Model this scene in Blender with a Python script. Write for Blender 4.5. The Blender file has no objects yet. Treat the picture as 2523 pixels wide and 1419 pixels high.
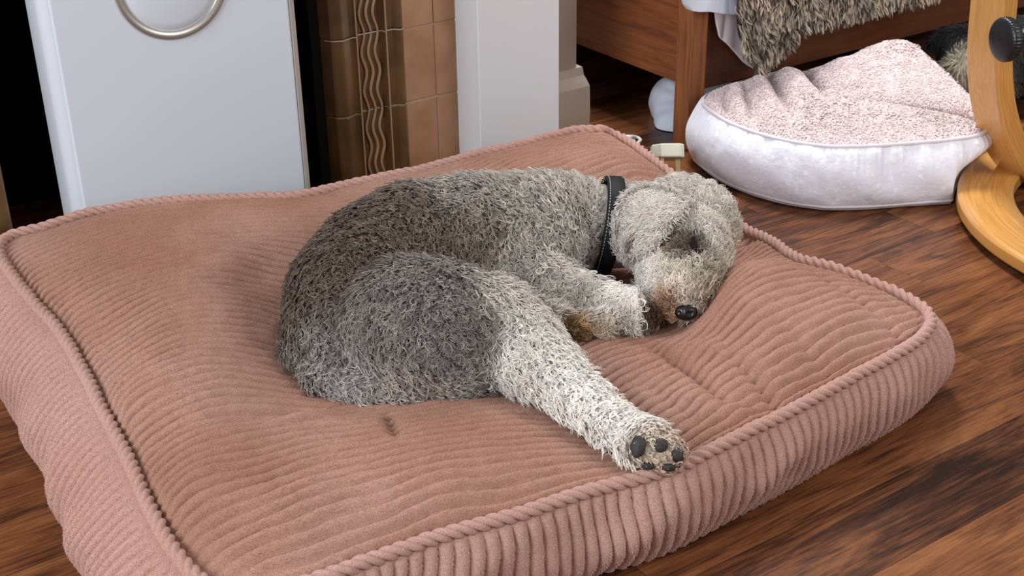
import bpy, math
import numpy as np
from mathutils import Matrix, Vector

# ------------------------------------------------------------------ camera
RNG = np.random.default_rng(7)
SC = bpy.context.scene
F, CX, CY, CAM_H = 3300.0, 1261.5, 709.5, 1.02
NADIR, AZ = (1370.0, 7200.0), math.radians(34)
_d = np.array([NADIR[0]-CX, NADIR[1]-CY, F]); _d /= np.linalg.norm(_d)
_up = -_d
_hd = np.array([0, 0, 1.0]); _hd = _hd-_up*(_hd@_up); _hd /= np.linalg.norm(_hd)
_rt = np.cross(_d, _hd)
if _rt[0] < 0: _rt = -_rt
RW = np.array([math.cos(AZ)*_rt+math.sin(AZ)*_hd, -math.sin(AZ)*_rt+math.cos(AZ)*_hd, _up])
CAMP = np.array([0, 0, CAM_H])
cd = bpy.data.cameras.new('camera'); cam = bpy.data.objects.new('camera', cd)
SC.collection.objects.link(cam); SC.camera = cam
cd.sensor_width = 36; cd.lens = F/2523*36; cd.clip_start = 0.05
_m = Matrix.Identity(4)
for _i in range(3):
    _m[_i][0], _m[_i][1], _m[_i][2], _m[_i][3] = RW[_i, 0], -RW[_i, 1], -RW[_i, 2], CAMP[_i]
cam.matrix_world = _m
cd.dof.use_dof = True; cd.dof.focus_distance = 1.82; cd.dof.aperture_fstop = 13.0

# ------------------------------------------------------------------ world and light
SC.view_settings.view_transform = 'Standard'; SC.view_settings.look = 'None'
SC.view_settings.gamma = 1; SC.view_settings.use_curve_mapping = False
SC.view_settings.exposure = 0.50
W = bpy.data.worlds.new('world'); SC.world = W; W.use_nodes = True
_bg = W.node_tree.nodes['Background']; _bg.inputs[0].default_value = (0.92, 0.95, 1.0, 1); _bg.inputs[1].default_value = 0.32

def area(name, loc, target, size, size_y, power, col):
    l = bpy.data.lights.new(name, 'AREA'); l.shape = 'RECTANGLE'; l.size = size; l.size_y = size_y
    l.energy = power; l.color = col
    o = bpy.data.objects.new(name, l); SC.collection.objects.link(o)
    o.location = loc
    o.rotation_euler = (Vector(target)-Vector(loc)).to_track_quat('-Z', 'Y').to_euler()
    return o
area('window_light', (-1.9, .95, 1.6), (1.1, 1.6, 0.1), 1.7, 1.5, 60, (0.93, 0.96, 1.0))
area('window_light_bed', (1.75, 2.8, 2.6), (1.0, 1.4, 0.1), 1.2, 1.1, 135, (0.97, 0.98, 1.0))
area('fill_light_front', (2.6, -1.6, 2.0), (1.2, 1.6, 0.1), 1.6, 1.3, 38, (1.0, 0.97, 0.94))  # added fill from behind the camera, brightens the front faces

# ------------------------------------------------------------------ helpers
def ray(x, y): return RW@np.array([x-CX, y-CY, F])
def at(x, y, z=0.0):
    r = ray(x, y); return CAMP+r*((z-CAM_H)/r[2])
def aty(x, y, Y):
    r = ray(x, y); return CAMP+r*(Y/r[1])
def atx(x, y, X):
    r = ray(x, y); return CAMP+r*(X/r[0])

def tag(o, label=None, cat=None, group=None, kind=None):
    if label: o['label'] = label
    if cat: o['category'] = cat
    if group: o['group'] = group
    if kind: o['kind'] = kind
    return o
def empty(name, loc, label, cat, group=None):
    o = bpy.data.objects.new(name, None); SC.collection.objects.link(o)
    o.location = Vector(loc); o.empty_display_size = .05
    return tag(o, label, cat, group)
def link(name, me, mat, parent=None):
    o = bpy.data.objects.new(name, me); SC.collection.objects.link(o)
    if mat: me.materials.append(mat)
    if parent:
        o.parent = parent
        loc = Vector(parent.location)
        q = parent.parent
        while q: loc += Vector(q.location); q = q.parent
        o.matrix_parent_inverse = Matrix.Identity(4)
        o.location = -loc
    return o
def mesh(name, V, Fq, mat, parent=None, smooth=True):
    V = np.asarray(V, np.float32).reshape(-1, 3)
    me = bpy.data.meshes.new(name)
    if isinstance(Fq, np.ndarray):
        n, k = Fq.shape
        me.vertices.add(len(V)); me.vertices.foreach_set('co', V.ravel())
        me.loops.add(n*k); me.loops.foreach_set('vertex_index', Fq.astype(np.int32).ravel())
        me.polygons.add(n); me.polygons.foreach_set('loop_start', np.arange(0, n*k, k, dtype=np.int32))
        me.update(calc_edges=True)
    else:
        me.from_pydata(V.tolist(), [], Fq); me.update()
    me.validate()
    if smooth: me.polygons.foreach_set('use_smooth', np.ones(len(me.polygons), bool))
    return link(name, me, mat, parent)
def gridf(nu, nv, cu=False, cv=False):
    i = np.arange(nu if cu else nu-1); j = np.arange(nv if cv else nv-1)
    I, J = np.meshgrid(i, j, indexing='ij'); I2 = (I+1) % nu; J2 = (J+1) % nv
    return np.stack([I*nv+J, I2*nv+J, I2*nv+J2, I*nv+J2], -1).reshape(-1, 4)
def box(name, lo, hi, mat, parent=None, bevel=0.0, seg=2):
    x0, y0, z0 = lo; x1, y1, z1 = hi
    V = [(x0,y0,z0),(x1,y0,z0),(x1,y1,z0),(x0,y1,z0),(x0,y0,z1),(x1,y0,z1),(x1,y1,z1),(x0,y1,z1)]
    Fc = [(0,3,2,1),(4,5,6,7),(0,1,5,4),(1,2,6,5),(2,3,7,6),(3,0,4,7)]
    o = mesh(name, V, Fc, mat, parent, smooth=False)
    if bevel:
        b = o.modifiers.new('b', 'BEVEL'); b.width = bevel; b.segments = seg; b.limit_method = 'ANGLE'
    return o
def prism(name, poly, ax, d, mat, parent=None, bevel=0.0, smooth=False, axis=None):
    """poly: 3D outline points, d: extrusion vector"""
    p = np.array(poly, float); q = p+np.array(d, float); n = len(p)
    Fc = [tuple(range(n)), tuple(range(2*n-1, n-1, -1))]+[(i, n+i, n+(i+1) % n, (i+1) % n) for i in range(n)]
    o = mesh(name, np.vstack([p, q]), Fc, mat, parent, smooth=False)
    me = o.data
    import bmesh
    bm = bmesh.new(); bm.from_mesh(me); bmesh.ops.recalc_face_normals(bm, faces=bm.faces); bm.to_mesh(me); bm.free()
    if bevel:
        b = o.modifiers.new('b', 'BEVEL'); b.width = bevel; b.segments = 2; b.limit_method = 'ANGLE'; b.angle_limit = math.radians(50)
    return o
def spline(P, n, closed=False):
    """centripetal-ish Catmull-Rom resampled to n points of even arc length"""
    P = np.asarray(P, float)
    Q = np.vstack([P[-1], P, P[0], P[1]]) if closed else np.vstack([2*P[0]-P[1], P, 2*P[-1]-P[-2]])
    out = []
    for i in range(1, len(Q)-2):
        a, b, c, d = Q[i-1], Q[i], Q[i+1], Q[i+2]
        t = np.linspace(0, 1, 24, endpoint=False)[:, None]
        out.append(0.5*((2*b)+(-a+c)*t+(2*a-5*b+4*c-d)*t**2+(-a+3*b-3*c+d)*t**3))
    out.append(Q[-2][None]); R = np.vstack(out)
    s = np.r_[0, np.cumsum(np.linalg.norm(np.diff(R, axis=0), axis=1))]
    q = np.linspace(0, s[-1], n+1)[:-1] if closed else np.linspace(0, s[-1], n)
    return np.stack([np.interp(q, s, R[:, k]) for k in range(R.shape[1])], 1)
def frames(P, closed=False, up=(0, 0, 1)):
    T = (np.roll(P, -1, 0)-np.roll(P, 1, 0)) if closed else np.gradient(P, axis=0)
    T /= np.linalg.norm(T, axis=1)[:, None]+1e-12
    U = np.array(up, float)[None]-T*(T@np.array(up, float))[:, None]
    bad = np.linalg.norm(U, axis=1) < 1e-3
    U[bad] = (1, 0, 0)
    U /= np.linalg.norm(U, axis=1)[:, None]
    return T, U, np.cross(T, U)
def tube(name, P, r, mat, parent=None, sides=10, closed=False, rf=None, up=(0, 0, 1)):
    P = np.asarray(P, float); T, U, B = frames(P, closed, up)
    th = np.linspace(0, 2*np.pi, sides, endpoint=False)
    rr = np.broadcast_to(np.asarray(r, float).reshape(-1, 1), (len(P), sides)).copy()
    if rf is not None:
        s = np.r_[0, np.cumsum(np.linalg.norm(np.diff(P, axis=0), axis=1))]
        rr = rr*rf(s[:, None], th[None])
    V = P[:, None]+rr[..., None]*(np.cos(th)[None, :, None]*U[:, None]+np.sin(th)[None, :, None]*B[:, None])
    Fq = gridf(len(P), sides, closed, True)
    if closed: return mesh(name, V, Fq, mat, parent)
    V = V.reshape(-1, 3); n = len(V); V = np.vstack([V, P[0], P[-1]])
    Fl = Fq.tolist()+[(n, (j+1) % sides, j) for j in range(sides)]+[(n+1, n-sides+j, n-sides+(j+1) % sides) for j in range(sides)]
    return mesh(name, V, Fl, mat, parent)
def lathe(name, prof, origin, axis, mat, parent=None, sides=40, rf=None):
    """prof: (distance along axis, radius)"""
    axis = np.array(axis, float); axis /= np.linalg.norm(axis)
    a = np.array((0, 0, 1.)) if abs(axis[2]) < .9 else np.array((1., 0, 0))
    u = np.cross(axis, a); u /= np.linalg.norm(u); v = np.cross(axis, u)
    th = np.linspace(0, 2*np.pi, sides, endpoint=False)
    pr = np.array(prof, float)
    R = np.broadcast_to(pr[:, 1:2], (len(pr), sides)).copy()
    if rf is not None: R = rf(pr, th, R)
    V = np.array(origin)+pr[:, 0][:, None, None]*axis+R[..., None]*(np.cos(th)[None, :, None]*u+np.sin(th)[None, :, None]*v)
    o = mesh(name, V, gridf(len(pr), sides, False, True), mat, parent, smooth=True)
    return o
def vnoise(p, scale, seed=0):
    """cheap smooth noise in -1..1 from a few random sines"""
    r = np.random.default_rng(seed); out = 0
    p = np.asarray(p, float)*scale
    for k in range(7):
        w = r.normal(size=p.shape[-1])*2.2; ph = r.uniform(0, 6.28)
        out = out+np.sin(p@w+ph+1.3*np.sin(p@r.normal(size=p.shape[-1])*1.1+r.uniform(0, 6)))
    return out/4.2

# ------------------------------------------------------------------ materials
def nmat(name):
    m = bpy.data.materials.new(name); m.use_nodes = True
    nt = m.node_tree; b = nt.nodes['Principled BSDF']
    return m, nt, b
def N(nt, t, **kw):
    n = nt.nodes.new(t)
    for k, v in kw.items():
        if k.startswith('_'): setattr(n, k[1:], v)
        else: n.inputs[k.replace('_', ' ')].default_value = v
    return n
def simple(name, col, rough=.5, metal=0., spec=.5, sheen=0., coat=0., bump=None, var=None, sub=0):
    m, nt, b = nmat(name)
    b.inputs['Base Color'].default_value = (*col, 1); b.inputs['Roughness'].default_value = rough
    b.inputs['Metallic'].default_value = metal; b.inputs['Specular IOR Level'].default_value = spec
    b.inputs['Sheen Weight'].default_value = sheen; b.inputs['Coat Weight'].default_value = coat
    b.inputs['Coat Roughness'].default_value = .15
    tc = N(nt, 'ShaderNodeTexCoord')
    if var:   # (scale, second colour, contrast)
        n = N(nt, 'ShaderNodeTexNoise', Scale=var[0], Detail=5.0); nt.links.new(tc.outputs['Object'], n.inputs['Vector'])
        r = N(nt, 'ShaderNodeValToRGB'); r.color_ramp.elements[0].position = .5-var[2]; r.color_ramp.elements[1].position = .5+var[2]
        r.color_ramp.elements[0].color = (*col, 1); r.color_ramp.elements[1].color = (*var[1], 1)
        nt.links.new(n.outputs['Fac'], r.inputs['Fac']); nt.links.new(r.outputs['Color'], b.inputs['Base Color'])
    if bump:  # (scale, strength, distance)
        n = N(nt, 'ShaderNodeTexNoise', Scale=bump[0], Detail=4.0); nt.links.new(tc.outputs['Object'], n.inputs['Vector'])
        bp = N(nt, 'ShaderNodeBump', Strength=bump[1], Distance=bump[2])
        nt.links.new(n.outputs['Fac'], bp.inputs['Height']); nt.links.new(bp.outputs['Normal'], b.inputs['Normal'])
    return m
def wood(name, dark, light, axis=0, scale=1.0, rough=.4, stretch=14., coat=.2, ring=0.0, spots=None, bumpd=.0006):
    m, nt, b = nmat(name)
    tc = N(nt, 'ShaderNodeTexCoord'); mp = N(nt, 'ShaderNodeMapping')
    s = [stretch*scale]*3; s[axis] = scale; mp.inputs['Scale'].default_value = s
    nt.links.new(tc.outputs['Object'], mp.inputs['Vector'])
    n1 = N(nt, 'ShaderNodeTexNoise', Scale=3.0, Detail=8.0, Roughness=.62, Distortion=.6); nt.links.new(mp.outputs[0], n1.inputs['Vector'])
    r = N(nt, 'ShaderNodeValToRGB'); e = r.color_ramp.elements
    e[0].position = .32; e[1].position = .7; e[0].color = (*dark, 1); e[1].color = (*light, 1)
    nt.links.new(n1.outputs['Fac'], r.inputs['Fac'])
    out = r.outputs['Color']
    nt.links.new(out, b.inputs['Base Color'])
    b.inputs['Roughness'].default_value = rough; b.inputs['Coat Weight'].default_value = coat; b.inputs['Coat Roughness'].default_value = .25
    bp = N(nt, 'ShaderNodeBump', Strength=.3, Distance=bumpd)
    nt.links.new(n1.outputs['Fac'], bp.inputs['Height']); nt.links.new(bp.outputs['Normal'], b.inputs['Normal'])
    return m
def attr_hair(name, rough=.55, spec=.35):
    m, nt, b = nmat(name)
    a = N(nt, 'ShaderNodeAttribute', _attribute_name='hcol')
    nt.links.new(a.outputs['Color'], b.inputs['Base Color'])
    b.inputs['Roughness'].default_value = rough; b.inputs['Specular IOR Level'].default_value = spec
    return m
def floor_mat():
    m, nt, b = nmat('dark_laminate'); L = nt.links.new
    tc = N(nt, 'ShaderNodeTexCoord'); sx = N(nt, 'ShaderNodeSeparateXYZ'); L(tc.outputs['Object'], sx.inputs[0])
    def M(op, a, bb=None, c=None):
        n = N(nt, 'ShaderNodeMath', _operation=op)
        for i, v in enumerate((a, bb, c)):
            if v is None: continue
            if isinstance(v, (int, float)): n.inputs[i].default_value = v
            else: L(v, n.inputs[i])
        return n.outputs[0]
    pw = .119
    yy = M('DIVIDE', M('SUBTRACT', sx.outputs['Y'], .800), pw); row = M('FLOOR', yy); fy = M('FRACT', yy)
    wn = N(nt, 'ShaderNodeTexWhiteNoise', _noise_dimensions='1D'); L(row, wn.inputs['W'])
    xx = M('ADD', M('DIVIDE', sx.outputs['X'], .86), M('MULTIPLY', wn.outputs['Value'], 7.0)); colm = M('FLOOR', xx); fx = M('FRACT', xx)
    cb = N(nt, 'ShaderNodeCombineXYZ'); L(row, cb.inputs[0]); L(colm, cb.inputs[1])
    w2 = N(nt, 'ShaderNodeTexWhiteNoise', _noise_dimensions='2D'); L(cb.outputs[0], w2.inputs['Vector'])
    # grain coordinates, shifted for each board
    off = N(nt, 'ShaderNodeVectorMath', _operation='SCALE'); L(w2.outputs['Color'], off.inputs[0]); off.inputs['Scale'].default_value = 13.0
    ad = N(nt, 'ShaderNodeVectorMath', _operation='ADD'); L(tc.outputs['Object'], ad.inputs[0]); L(off.outputs[0], ad.inputs[1])
    mp = N(nt, 'ShaderNodeMapping'); mp.inputs['Scale'].default_value = (2.0, 13, 1); L(ad.outputs[0], mp.inputs['Vector'])
    n1 = N(nt, 'ShaderNodeTexNoise', Scale=1.6, Detail=9.0, Roughness=.66, Distortion=1.2); L(mp.outputs[0], n1.inputs['Vector'])
    mp2 = N(nt, 'ShaderNodeMapping'); mp2.inputs['Scale'].default_value = (9, 160, 1); L(ad.outputs[0], mp2.inputs['Vector'])
    n2 = N(nt, 'ShaderNodeTexNoise', Scale=1.5, Detail=4.0, Roughness=.6); L(mp2.outputs[0], n2.inputs['Vector'])
    n3 = N(nt, 'ShaderNodeTexNoise', Scale=5.0, Detail=3.0); L(ad.outputs[0], n3.inputs['Vector'])
    g = M('ADD', M('MULTIPLY', n1.outputs['Fac'], .56), M('ADD', M('MULTIPLY', n2.outputs['Fac'], .30), M('MULTIPLY', n3.outputs['Fac'], .16)))
    g = M('ADD', g, M('MULTIPLY', M('SUBTRACT', w2.outputs['Value'], .5), .13))
    r = N(nt, 'ShaderNodeValToRGB'); e = r.color_ramp.elements
    e[0].position = .37; e[0].color = (.022, .008, .0045, 1); e[1].position = .64; e[1].color = (.27, .105, .040, 1)
    k = e.new(.45); k.color = (.075, .026, .012, 1); k = e.new(.53); k.color = (.165, .058, .022, 1)
    L(g, r.inputs['Fac'])
    seam = M('MINIMUM', M('MULTIPLY', M('MINIMUM', fy, M('SUBTRACT', 1.0, fy)), pw), M('MULTIPLY', M('MINIMUM', fx, M('SUBTRACT', 1.0, fx)), .86))
    sm = N(nt, 'ShaderNodeMapRange'); L(seam, sm.inputs['Value']); sm.inputs['From Max'].default_value = .0011; sm.inputs['To Min'].default_value = .35
    mx = N(nt, 'ShaderNodeMix', _data_type='RGBA', _blend_type='MULTIPLY'); mx.inputs['Factor'].default_value = 1
    L(r.outputs['Color'], mx.inputs['A']); L(sm.outputs[0], mx.inputs['B']); L(mx.outputs['Result'], b.inputs['Base Color'])
    b.inputs['Roughness'].default_value = .36; b.inputs['Specular IOR Level'].default_value = .22
    rr = N(nt, 'ShaderNodeMapRange'); L(n3.outputs['Fac'], rr.inputs['Value']); rr.inputs['To Min'].default_value = .24; rr.inputs['To Max'].default_value = .36
    L(rr.outputs[0], b.inputs['Roughness'])
    bp = N(nt, 'ShaderNodeBump', Strength=.5, Distance=.0006); L(M('ADD', M('MULTIPLY', n2.outputs['Fac'], .5), sm.outputs[0]), bp.inputs['Height']); L(bp.outputs['Normal'], b.inputs['Normal'])
    return m
def corduroy(name, a, c, stain=True):
    m, nt, b = nmat(name); L = nt.links.new
    tc = N(nt, 'ShaderNodeTexCoord')
    n = N(nt, 'ShaderNodeTexNoise', Scale=4.5, Detail=4.0, Roughness=.55); L(tc.outputs['Object'], n.inputs['Vector'])
    r = N(nt, 'ShaderNodeValToRGB'); e = r.color_ramp.elements; e[0].position = .35; e[1].position = .65
    e[0].color = (*a, 1); e[1].color = (*c, 1); L(n.outputs['Fac'], r.inputs['Fac'])
    n2 = N(nt, 'ShaderNodeTexNoise', Scale=700.0, Detail=3.0, Roughness=.7); L(tc.outputs['Object'], n2.inputs['Vector'])
    mr = N(nt, 'ShaderNodeMapRange'); L(n2.outputs['Fac'], mr.inputs['Value']); mr.inputs['From Min'].default_value = .3; mr.inputs['From Max'].default_value = .7
    mr.inputs['To Min'].default_value = .66; mr.inputs['To Max'].default_value = 1.28
    mx = N(nt, 'ShaderNodeMix', _data_type='RGBA', _blend_type='MULTIPLY'); mx.inputs['Factor'].default_value = 1
    L(r.outputs['Color'], mx.inputs['A']); L(mr.outputs[0], mx.inputs['B']); L(mx.outputs['Result'], b.inputs['Base Color'])
    b.inputs['Roughness'].default_value = .9; b.inputs['Specular IOR Level'].default_value = .15
    b.inputs['Sheen Weight'].default_value = .12; b.inputs['Sheen Roughness'].default_value = .4; b.inputs['Sheen Tint'].default_value = (1, .85, .78, 1)
    bp = N(nt, 'ShaderNodeBump', Strength=.75, Distance=.0016); L(n2.outputs['Fac'], bp.inputs['Height']); L(bp.outputs['Normal'], b.inputs['Normal'])
    return m

M_floor = floor_mat()
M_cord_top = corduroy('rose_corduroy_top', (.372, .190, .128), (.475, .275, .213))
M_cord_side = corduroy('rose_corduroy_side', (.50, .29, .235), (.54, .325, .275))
M_white_paint = simple('white_gloss_paint', (.68, .69, .70), .35, bump=(90, .12, .001))
M_taupe = simple('taupe_wall_paint', (.30, .235, .19), .8, bump=(200, .2, .001))
M_beige = simple('beige_gloss_paint', (.40, .33, .27), .45, bump=(60, .15, .001))
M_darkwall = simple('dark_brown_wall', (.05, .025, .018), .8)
M_heater = simple('white_enamel', (.66, .70, .76), .32, coat=.3)
M_heater_shade = simple('enamel_edge_shade', (.36, .31, .28), .5)  # shade on the panel's right bevel, put into the colour
M_silver = simple('brushed_silver', (.55, .53, .48), .35, metal=.85)
M_soot = simple('sooty_black', (.006, .005, .004), .9, spec=.05)
M_tile = simple('matt_terracotta_tile', (.30, .145, .068), .5, var=(16, (.40, .215, .12), .2), bump=(120, .3, .001))
M_glaze = simple('brown_glazed_faience', (.065, .031, .013), .3, var=(14, (.17, .088, .032), .22), coat=.4, bump=(60, .25, .001))
M_grout = simple('pale_grout', (.50, .38, .27), .85)
M_bedwood = wood('red_brown_wood', (.13, .035, .012), (.30, .095, .028), axis=1, scale=2.2, rough=.38)
M_bedpost = wood('red_brown_wood_upright', (.15, .045, .014), (.34, .12, .038), axis=2, scale=2.2, rough=.4)
M_bedrail_shade = wood('red_brown_wood_shaded', (.075, .022, .009), (.14, .042, .016), axis=0, scale=2.0, rough=.38)  # same bed wood, with the shade of the front side put into the colour
M_beech = wood('golden_beech', (.56, .27, .075), (.68, .37, .12), axis=2, scale=3.0, rough=.3, coat=.5)

# ------------------------------------------------------------------ floor, walls
fl = box('floor', (-2.5, -2.0, -.05), (4.5, 3.6, 0.0), M_floor); tag(fl, kind='structure')
WY = 2.20
xc = aty(1420, 100, WY)[0]           # right-hand corner of the chimney breast
def px_x(px, py=200, Y=WY): return float(aty(px, py, Y)[0])
x_open_r = px_x(760); x_tile_r = px_x(1140)
x_open_l = px_x(8, 450)
wb = box('wall_back', (x_tile_r, WY, 0), (xc, WY+.02, 2.4), M_taupe); tag(wb, kind='structure')
wq = box('wall_return', (xc-.02, WY+.02, 0), (xc, 2.93, 2.4), M_taupe); tag(wq, kind='structure')
wc = box('wall_chimney', (x_open_l-.25, WY, 1.2), (x_tile_r, 3.4, 2.4), M_taupe); tag(wc, kind='structure')
wl = box('wall_left', (-2.5, WY, 0), (x_open_l-.25, 3.4, 2.4), M_taupe); tag(wl, kind='structure')
al = at(1500, 212)
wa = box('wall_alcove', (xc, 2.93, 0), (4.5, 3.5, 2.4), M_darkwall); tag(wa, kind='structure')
wr = box('wall_right', (4.4, -2.0, 0), (4.5, 3.5, 2.4), M_taupe); tag(wr, kind='structure')
# skirting on the breast, ogee profile that turns the corner
hs = float(aty(1440, 168, WY-.02)[2])
prof = [(0, 0), (.020, 0), (.022, hs*.30), (.021, hs*.72), (.017, hs*.80), (.012, hs*.88), (.0105, hs*.95), (.0095, hs), (0, hs)]
def skirting():
    path = [np.array([px_x(1378)-.02, WY]), np.array([xc, WY]), np.array([xc, 3.0])]
    outs = [np.array([0, -1.]), np.array([1., -1.]), np.array([1., 0])]
    V = []
    for p, o in zip(path, outs):
        for d, z in prof: V.append((p[0]+o[0]*d, p[1]+o[1]*d, z))
    n = len(prof); Fc = []
    for k in range(2):
        for j in range(n-1): Fc.append((k*n+j, (k+1)*n+j, (k+1)*n+j+1, k*n+j+1))
    Fc.append(tuple(range(n)))
    o = mesh('baseboard_back', V, Fc, M_beige, smooth=False); tag(o, kind='structure'); return o
skirting()

# ------------------------------------------------------------------ fireplace
fp = empty('fireplace', (x_open_r, WY, 0), 'brown tiled fireplace surround with wavy moulded strip and white mantel leg', 'fireplace')
# white mantel leg: left face bright, front face towards the room
lx0 = px_x(1180, 200, WY-.09); lx1 = px_x(1378, 200, WY-.09)
box('mantel_leg', (lx0, WY-.09, 0), (lx1, WY-.0005, 1.2), M_white_paint, fp, bevel=.002)
# flat tile panel with grooves
tx = [px_x(990), px_x(1068), px_x(1141)]
tz = [float(aty(1030, 243, WY)[2]), float(aty(1030, 62, WY)[2])]
th_ = tz[1]-tz[0]
def tiled(name, xs, zs, y, t, mat, parent, gap=.0012, jitter=True):
    V, Fc = [], []
    for a in range(len(xs)-1):
        for c in range(len(zs)-1):
            x0, x1, z0, z1 = xs[a]+gap, xs[a+1]-gap, zs[c]+gap, zs[c+1]-gap
            e = .0018; k = len(V); dy = RNG.uniform(-.0008, .0008)
            V += [(x0,y,z0),(x1,y,z0),(x1,y,z1),(x0,y,z1),
                  (x0,y-t+e+dy,z0),(x1,y-t+e+dy,z0),(x1,y-t+e+dy,z1),(x0,y-t+e+dy,z1),
                  (x0+e,y-t+dy,z0+e),(x1-e,y-t+dy,z0+e),(x1-e,y-t+dy,z1-e),(x0+e,y-t+dy,z1-e)]
            for q in ((0,1,5,4),(1,2,6,5),(2,3,7,6),(3,0,4,7),(4,5,9,8),(5,6,10,9),(6,7,11,10),(7,4,8,11),(8,9,10,11)):
                Fc.append(tuple(k+i for i in q))
    return mesh(name, V, Fc, mat, parent, smooth=False)
zs = [tz[0]+th_*k for k in range(-2, 6)]; zs[0] = max(zs[0], 0.0)
zs = [z for z in zs if z >= 0]; zs = ([0.0] if zs[0] > .01 else [])+zs
tiled('tile_panel', tx, zs, WY, .010, M_tile, fp)
box('grout_bed', (tx[0], WY-.0065, 0), (tx[2], WY+.002, zs[-1]), M_grout, fp)
# moulded faience strip: horizontal profile swept up, with three wavy ridges
mx = {k: px_x(k) for k in (752, 775, 795, 812, 822, 845, 865, 874, 880, 886, 948, 952, 958, 975, 983, 988, 995)}
pf = [(mx[752], .16), (mx[775], .10), (mx[795], .045), (mx[812], .012), (mx[822], -.004), (mx[845], -.012), (mx[865], -.006), (mx[874], -.003), (mx[880], -.011), (mx[886], .006),
      (mx[948], .006), (mx[952], -.011), (mx[958], -.001), (mx[975], -.001), (mx[983], -.010), (mx[988], -.012), (mx[995], -.008), (mx[995]+.002, .0)]
pfa = np.array(pf)
xs = np.concatenate([np.linspace(pfa[i, 0], pfa[i+1, 0], 5 if i not in (9,) else 64, endpoint=False) for i in range(len(pfa)-1)]+[[pfa[-1, 0]]])
ys = np.interp(xs, pfa[:, 0], pfa[:, 1])
mz = [float(aty(900, 84, WY)[2]), float(aty(910, 272, WY)[2])]; mh = mz[0]-mz[1]
zz = np.linspace(0, mz[0]+mh*1.6, 420)
X, Z = np.meshgrid(xs, zz, indexing='ij'); Y = WY+np.repeat(ys[:, None], len(zz), 1)
ph = ((Z-mz[1])/mh) % 1.0; w = mx[948]-mx[886]
w = mx[948]-mx[886]
gr = np.minimum(ph, 1-ph)*mh
Y = Y+np.where(gr < .0012, .0035, 0)
ms = mesh('moulded_strip', np.stack([X, Y, Z], -1), gridf(len(xs), len(zz)), M_glaze, fp)
ms['label'] = 'brown glazed strip with three wavy ridges between two straight ones'
# pale grout lines of the strip
for kz in (0, 1):
    V = []
    z = mz[kz]; hh = .0010 if kz == 0 else .0004
    for x in xs[xs >= mx[812]]:
        y = WY+np.interp(x, pfa[:, 0], pfa[:, 1])+.0006-.0035*(kz == 0)
        V += [(x, y, z-hh), (x, y, z+hh)]
    n = len(V)//2
    mesh('grout_line', V, [(2*i, 2*i+2, 2*i+3, 2*i+1) for i in range(n-1)], M_grout, fp)
M_worn = simple('worn_clay_edge', (.36, .21, .11), .45, coat=.2)
for k in range(3):
    xr = mx[886]+w*(.25+.27*k)+.0042*np.cos(4*np.pi*ph[0])
    rd = np.stack([xr, np.full(len(zz), WY+.004), zz], 1)
    tube('wavy_ridge', rd, np.clip(.0026+.0008*np.sin(2*np.pi*ph[0]*.5), .0012, .01)*np.where(gr[0] < .0015, .5, 1), M_worn, fp, sides=8, up=(0, 1, 0))
for k in (880, 952):
    tube('straight_ridge', np.stack([np.full(60, mx[k]), np.full(60, WY-.0105), np.linspace(0, zz[-1], 60)], 1), .0016, M_worn, fp, sides=8, up=(0, 1, 0))
# dark firebox and the far jamb
box('firebox', (x_open_l-.24, WY+.32, 0), (x_open_r+.12, WY+.36, 1.2), M_soot, fp)
box('firebox_cheek', (x_open_r+.02, WY+.02, 0), (x_open_r+.05, WY+.34, 1.2), M_soot, fp)
jx = x_open_l
box('far_jamb', (jx-.245, WY-.012, 0), (jx, WY+.05, 1.2), M_glaze, fp, bevel=.006)

# ------------------------------------------------------------------ white appliance
HY = 2.10
hx0 = px_x(118, 0, HY); hx1 = px_x(716, 0, HY)
h = empty('portable_heater', ((hx0+hx1)/2, HY, 0), 'white upright appliance with a silver ring on its flat front, behind the cushion', 'heater')
hb = box('body', (hx0-.012, HY+.012, .02), (hx1+.002, HY+.115, .95), M_heater, h, bevel=.028, seg=6)
for p_ in hb.data.polygons: p_.use_smooth = True
box('front_panel', (hx0, HY, .03), (hx1-.004, HY+.014, .94), M_heater, h, bevel=.004, seg=3)
e_ = box('shaded_bevel', (hx1-.004, HY-.001, .03), (hx1+.006, HY+.02, .94), M_heater_shade, h, bevel=.002); e_['label'] = 'right edge of the front panel, coloured greyish beige as its shaded bevel'  # strip painted in the tone of the shaded bevel
ra, rb, rc = aty(283, 0, HY), aty(550, 0, HY), aty(415, 97, HY)
def circ(a, b, c):
    A = np.array([[b[0]-a[0], b[2]-a[2]], [c[0]-a[0], c[2]-a[2]]])*2
    v = np.array([b[0]**2+b[2]**2-a[0]**2-a[2]**2, c[0]**2+c[2]**2-a[0]**2-a[2]**2])
    o = np.linalg.solve(A, v); return o, math.hypot(o[0]-a[0], o[1]-a[2])
ro, rr_ = circ(ra, rb, rc)
lathe('dial_ring', [(-.001, rr_), (.003, rr_), (.0045, rr_-.0015), (.0025, rr_-.0125), (.0, rr_-.014), (-.001, rr_-.014)], (ro[0], HY, ro[1]), (0, -1, 0), M_silver, h, sides=96)
dd_ = lathe('dial_face', [(-.001, rr_-.014), (.001, rr_-.016), (.0055, rr_-.03), (.006, .001)], (ro[0], HY, ro[1]), (0, -1, 0), M_heater, h, sides=96)

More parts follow.
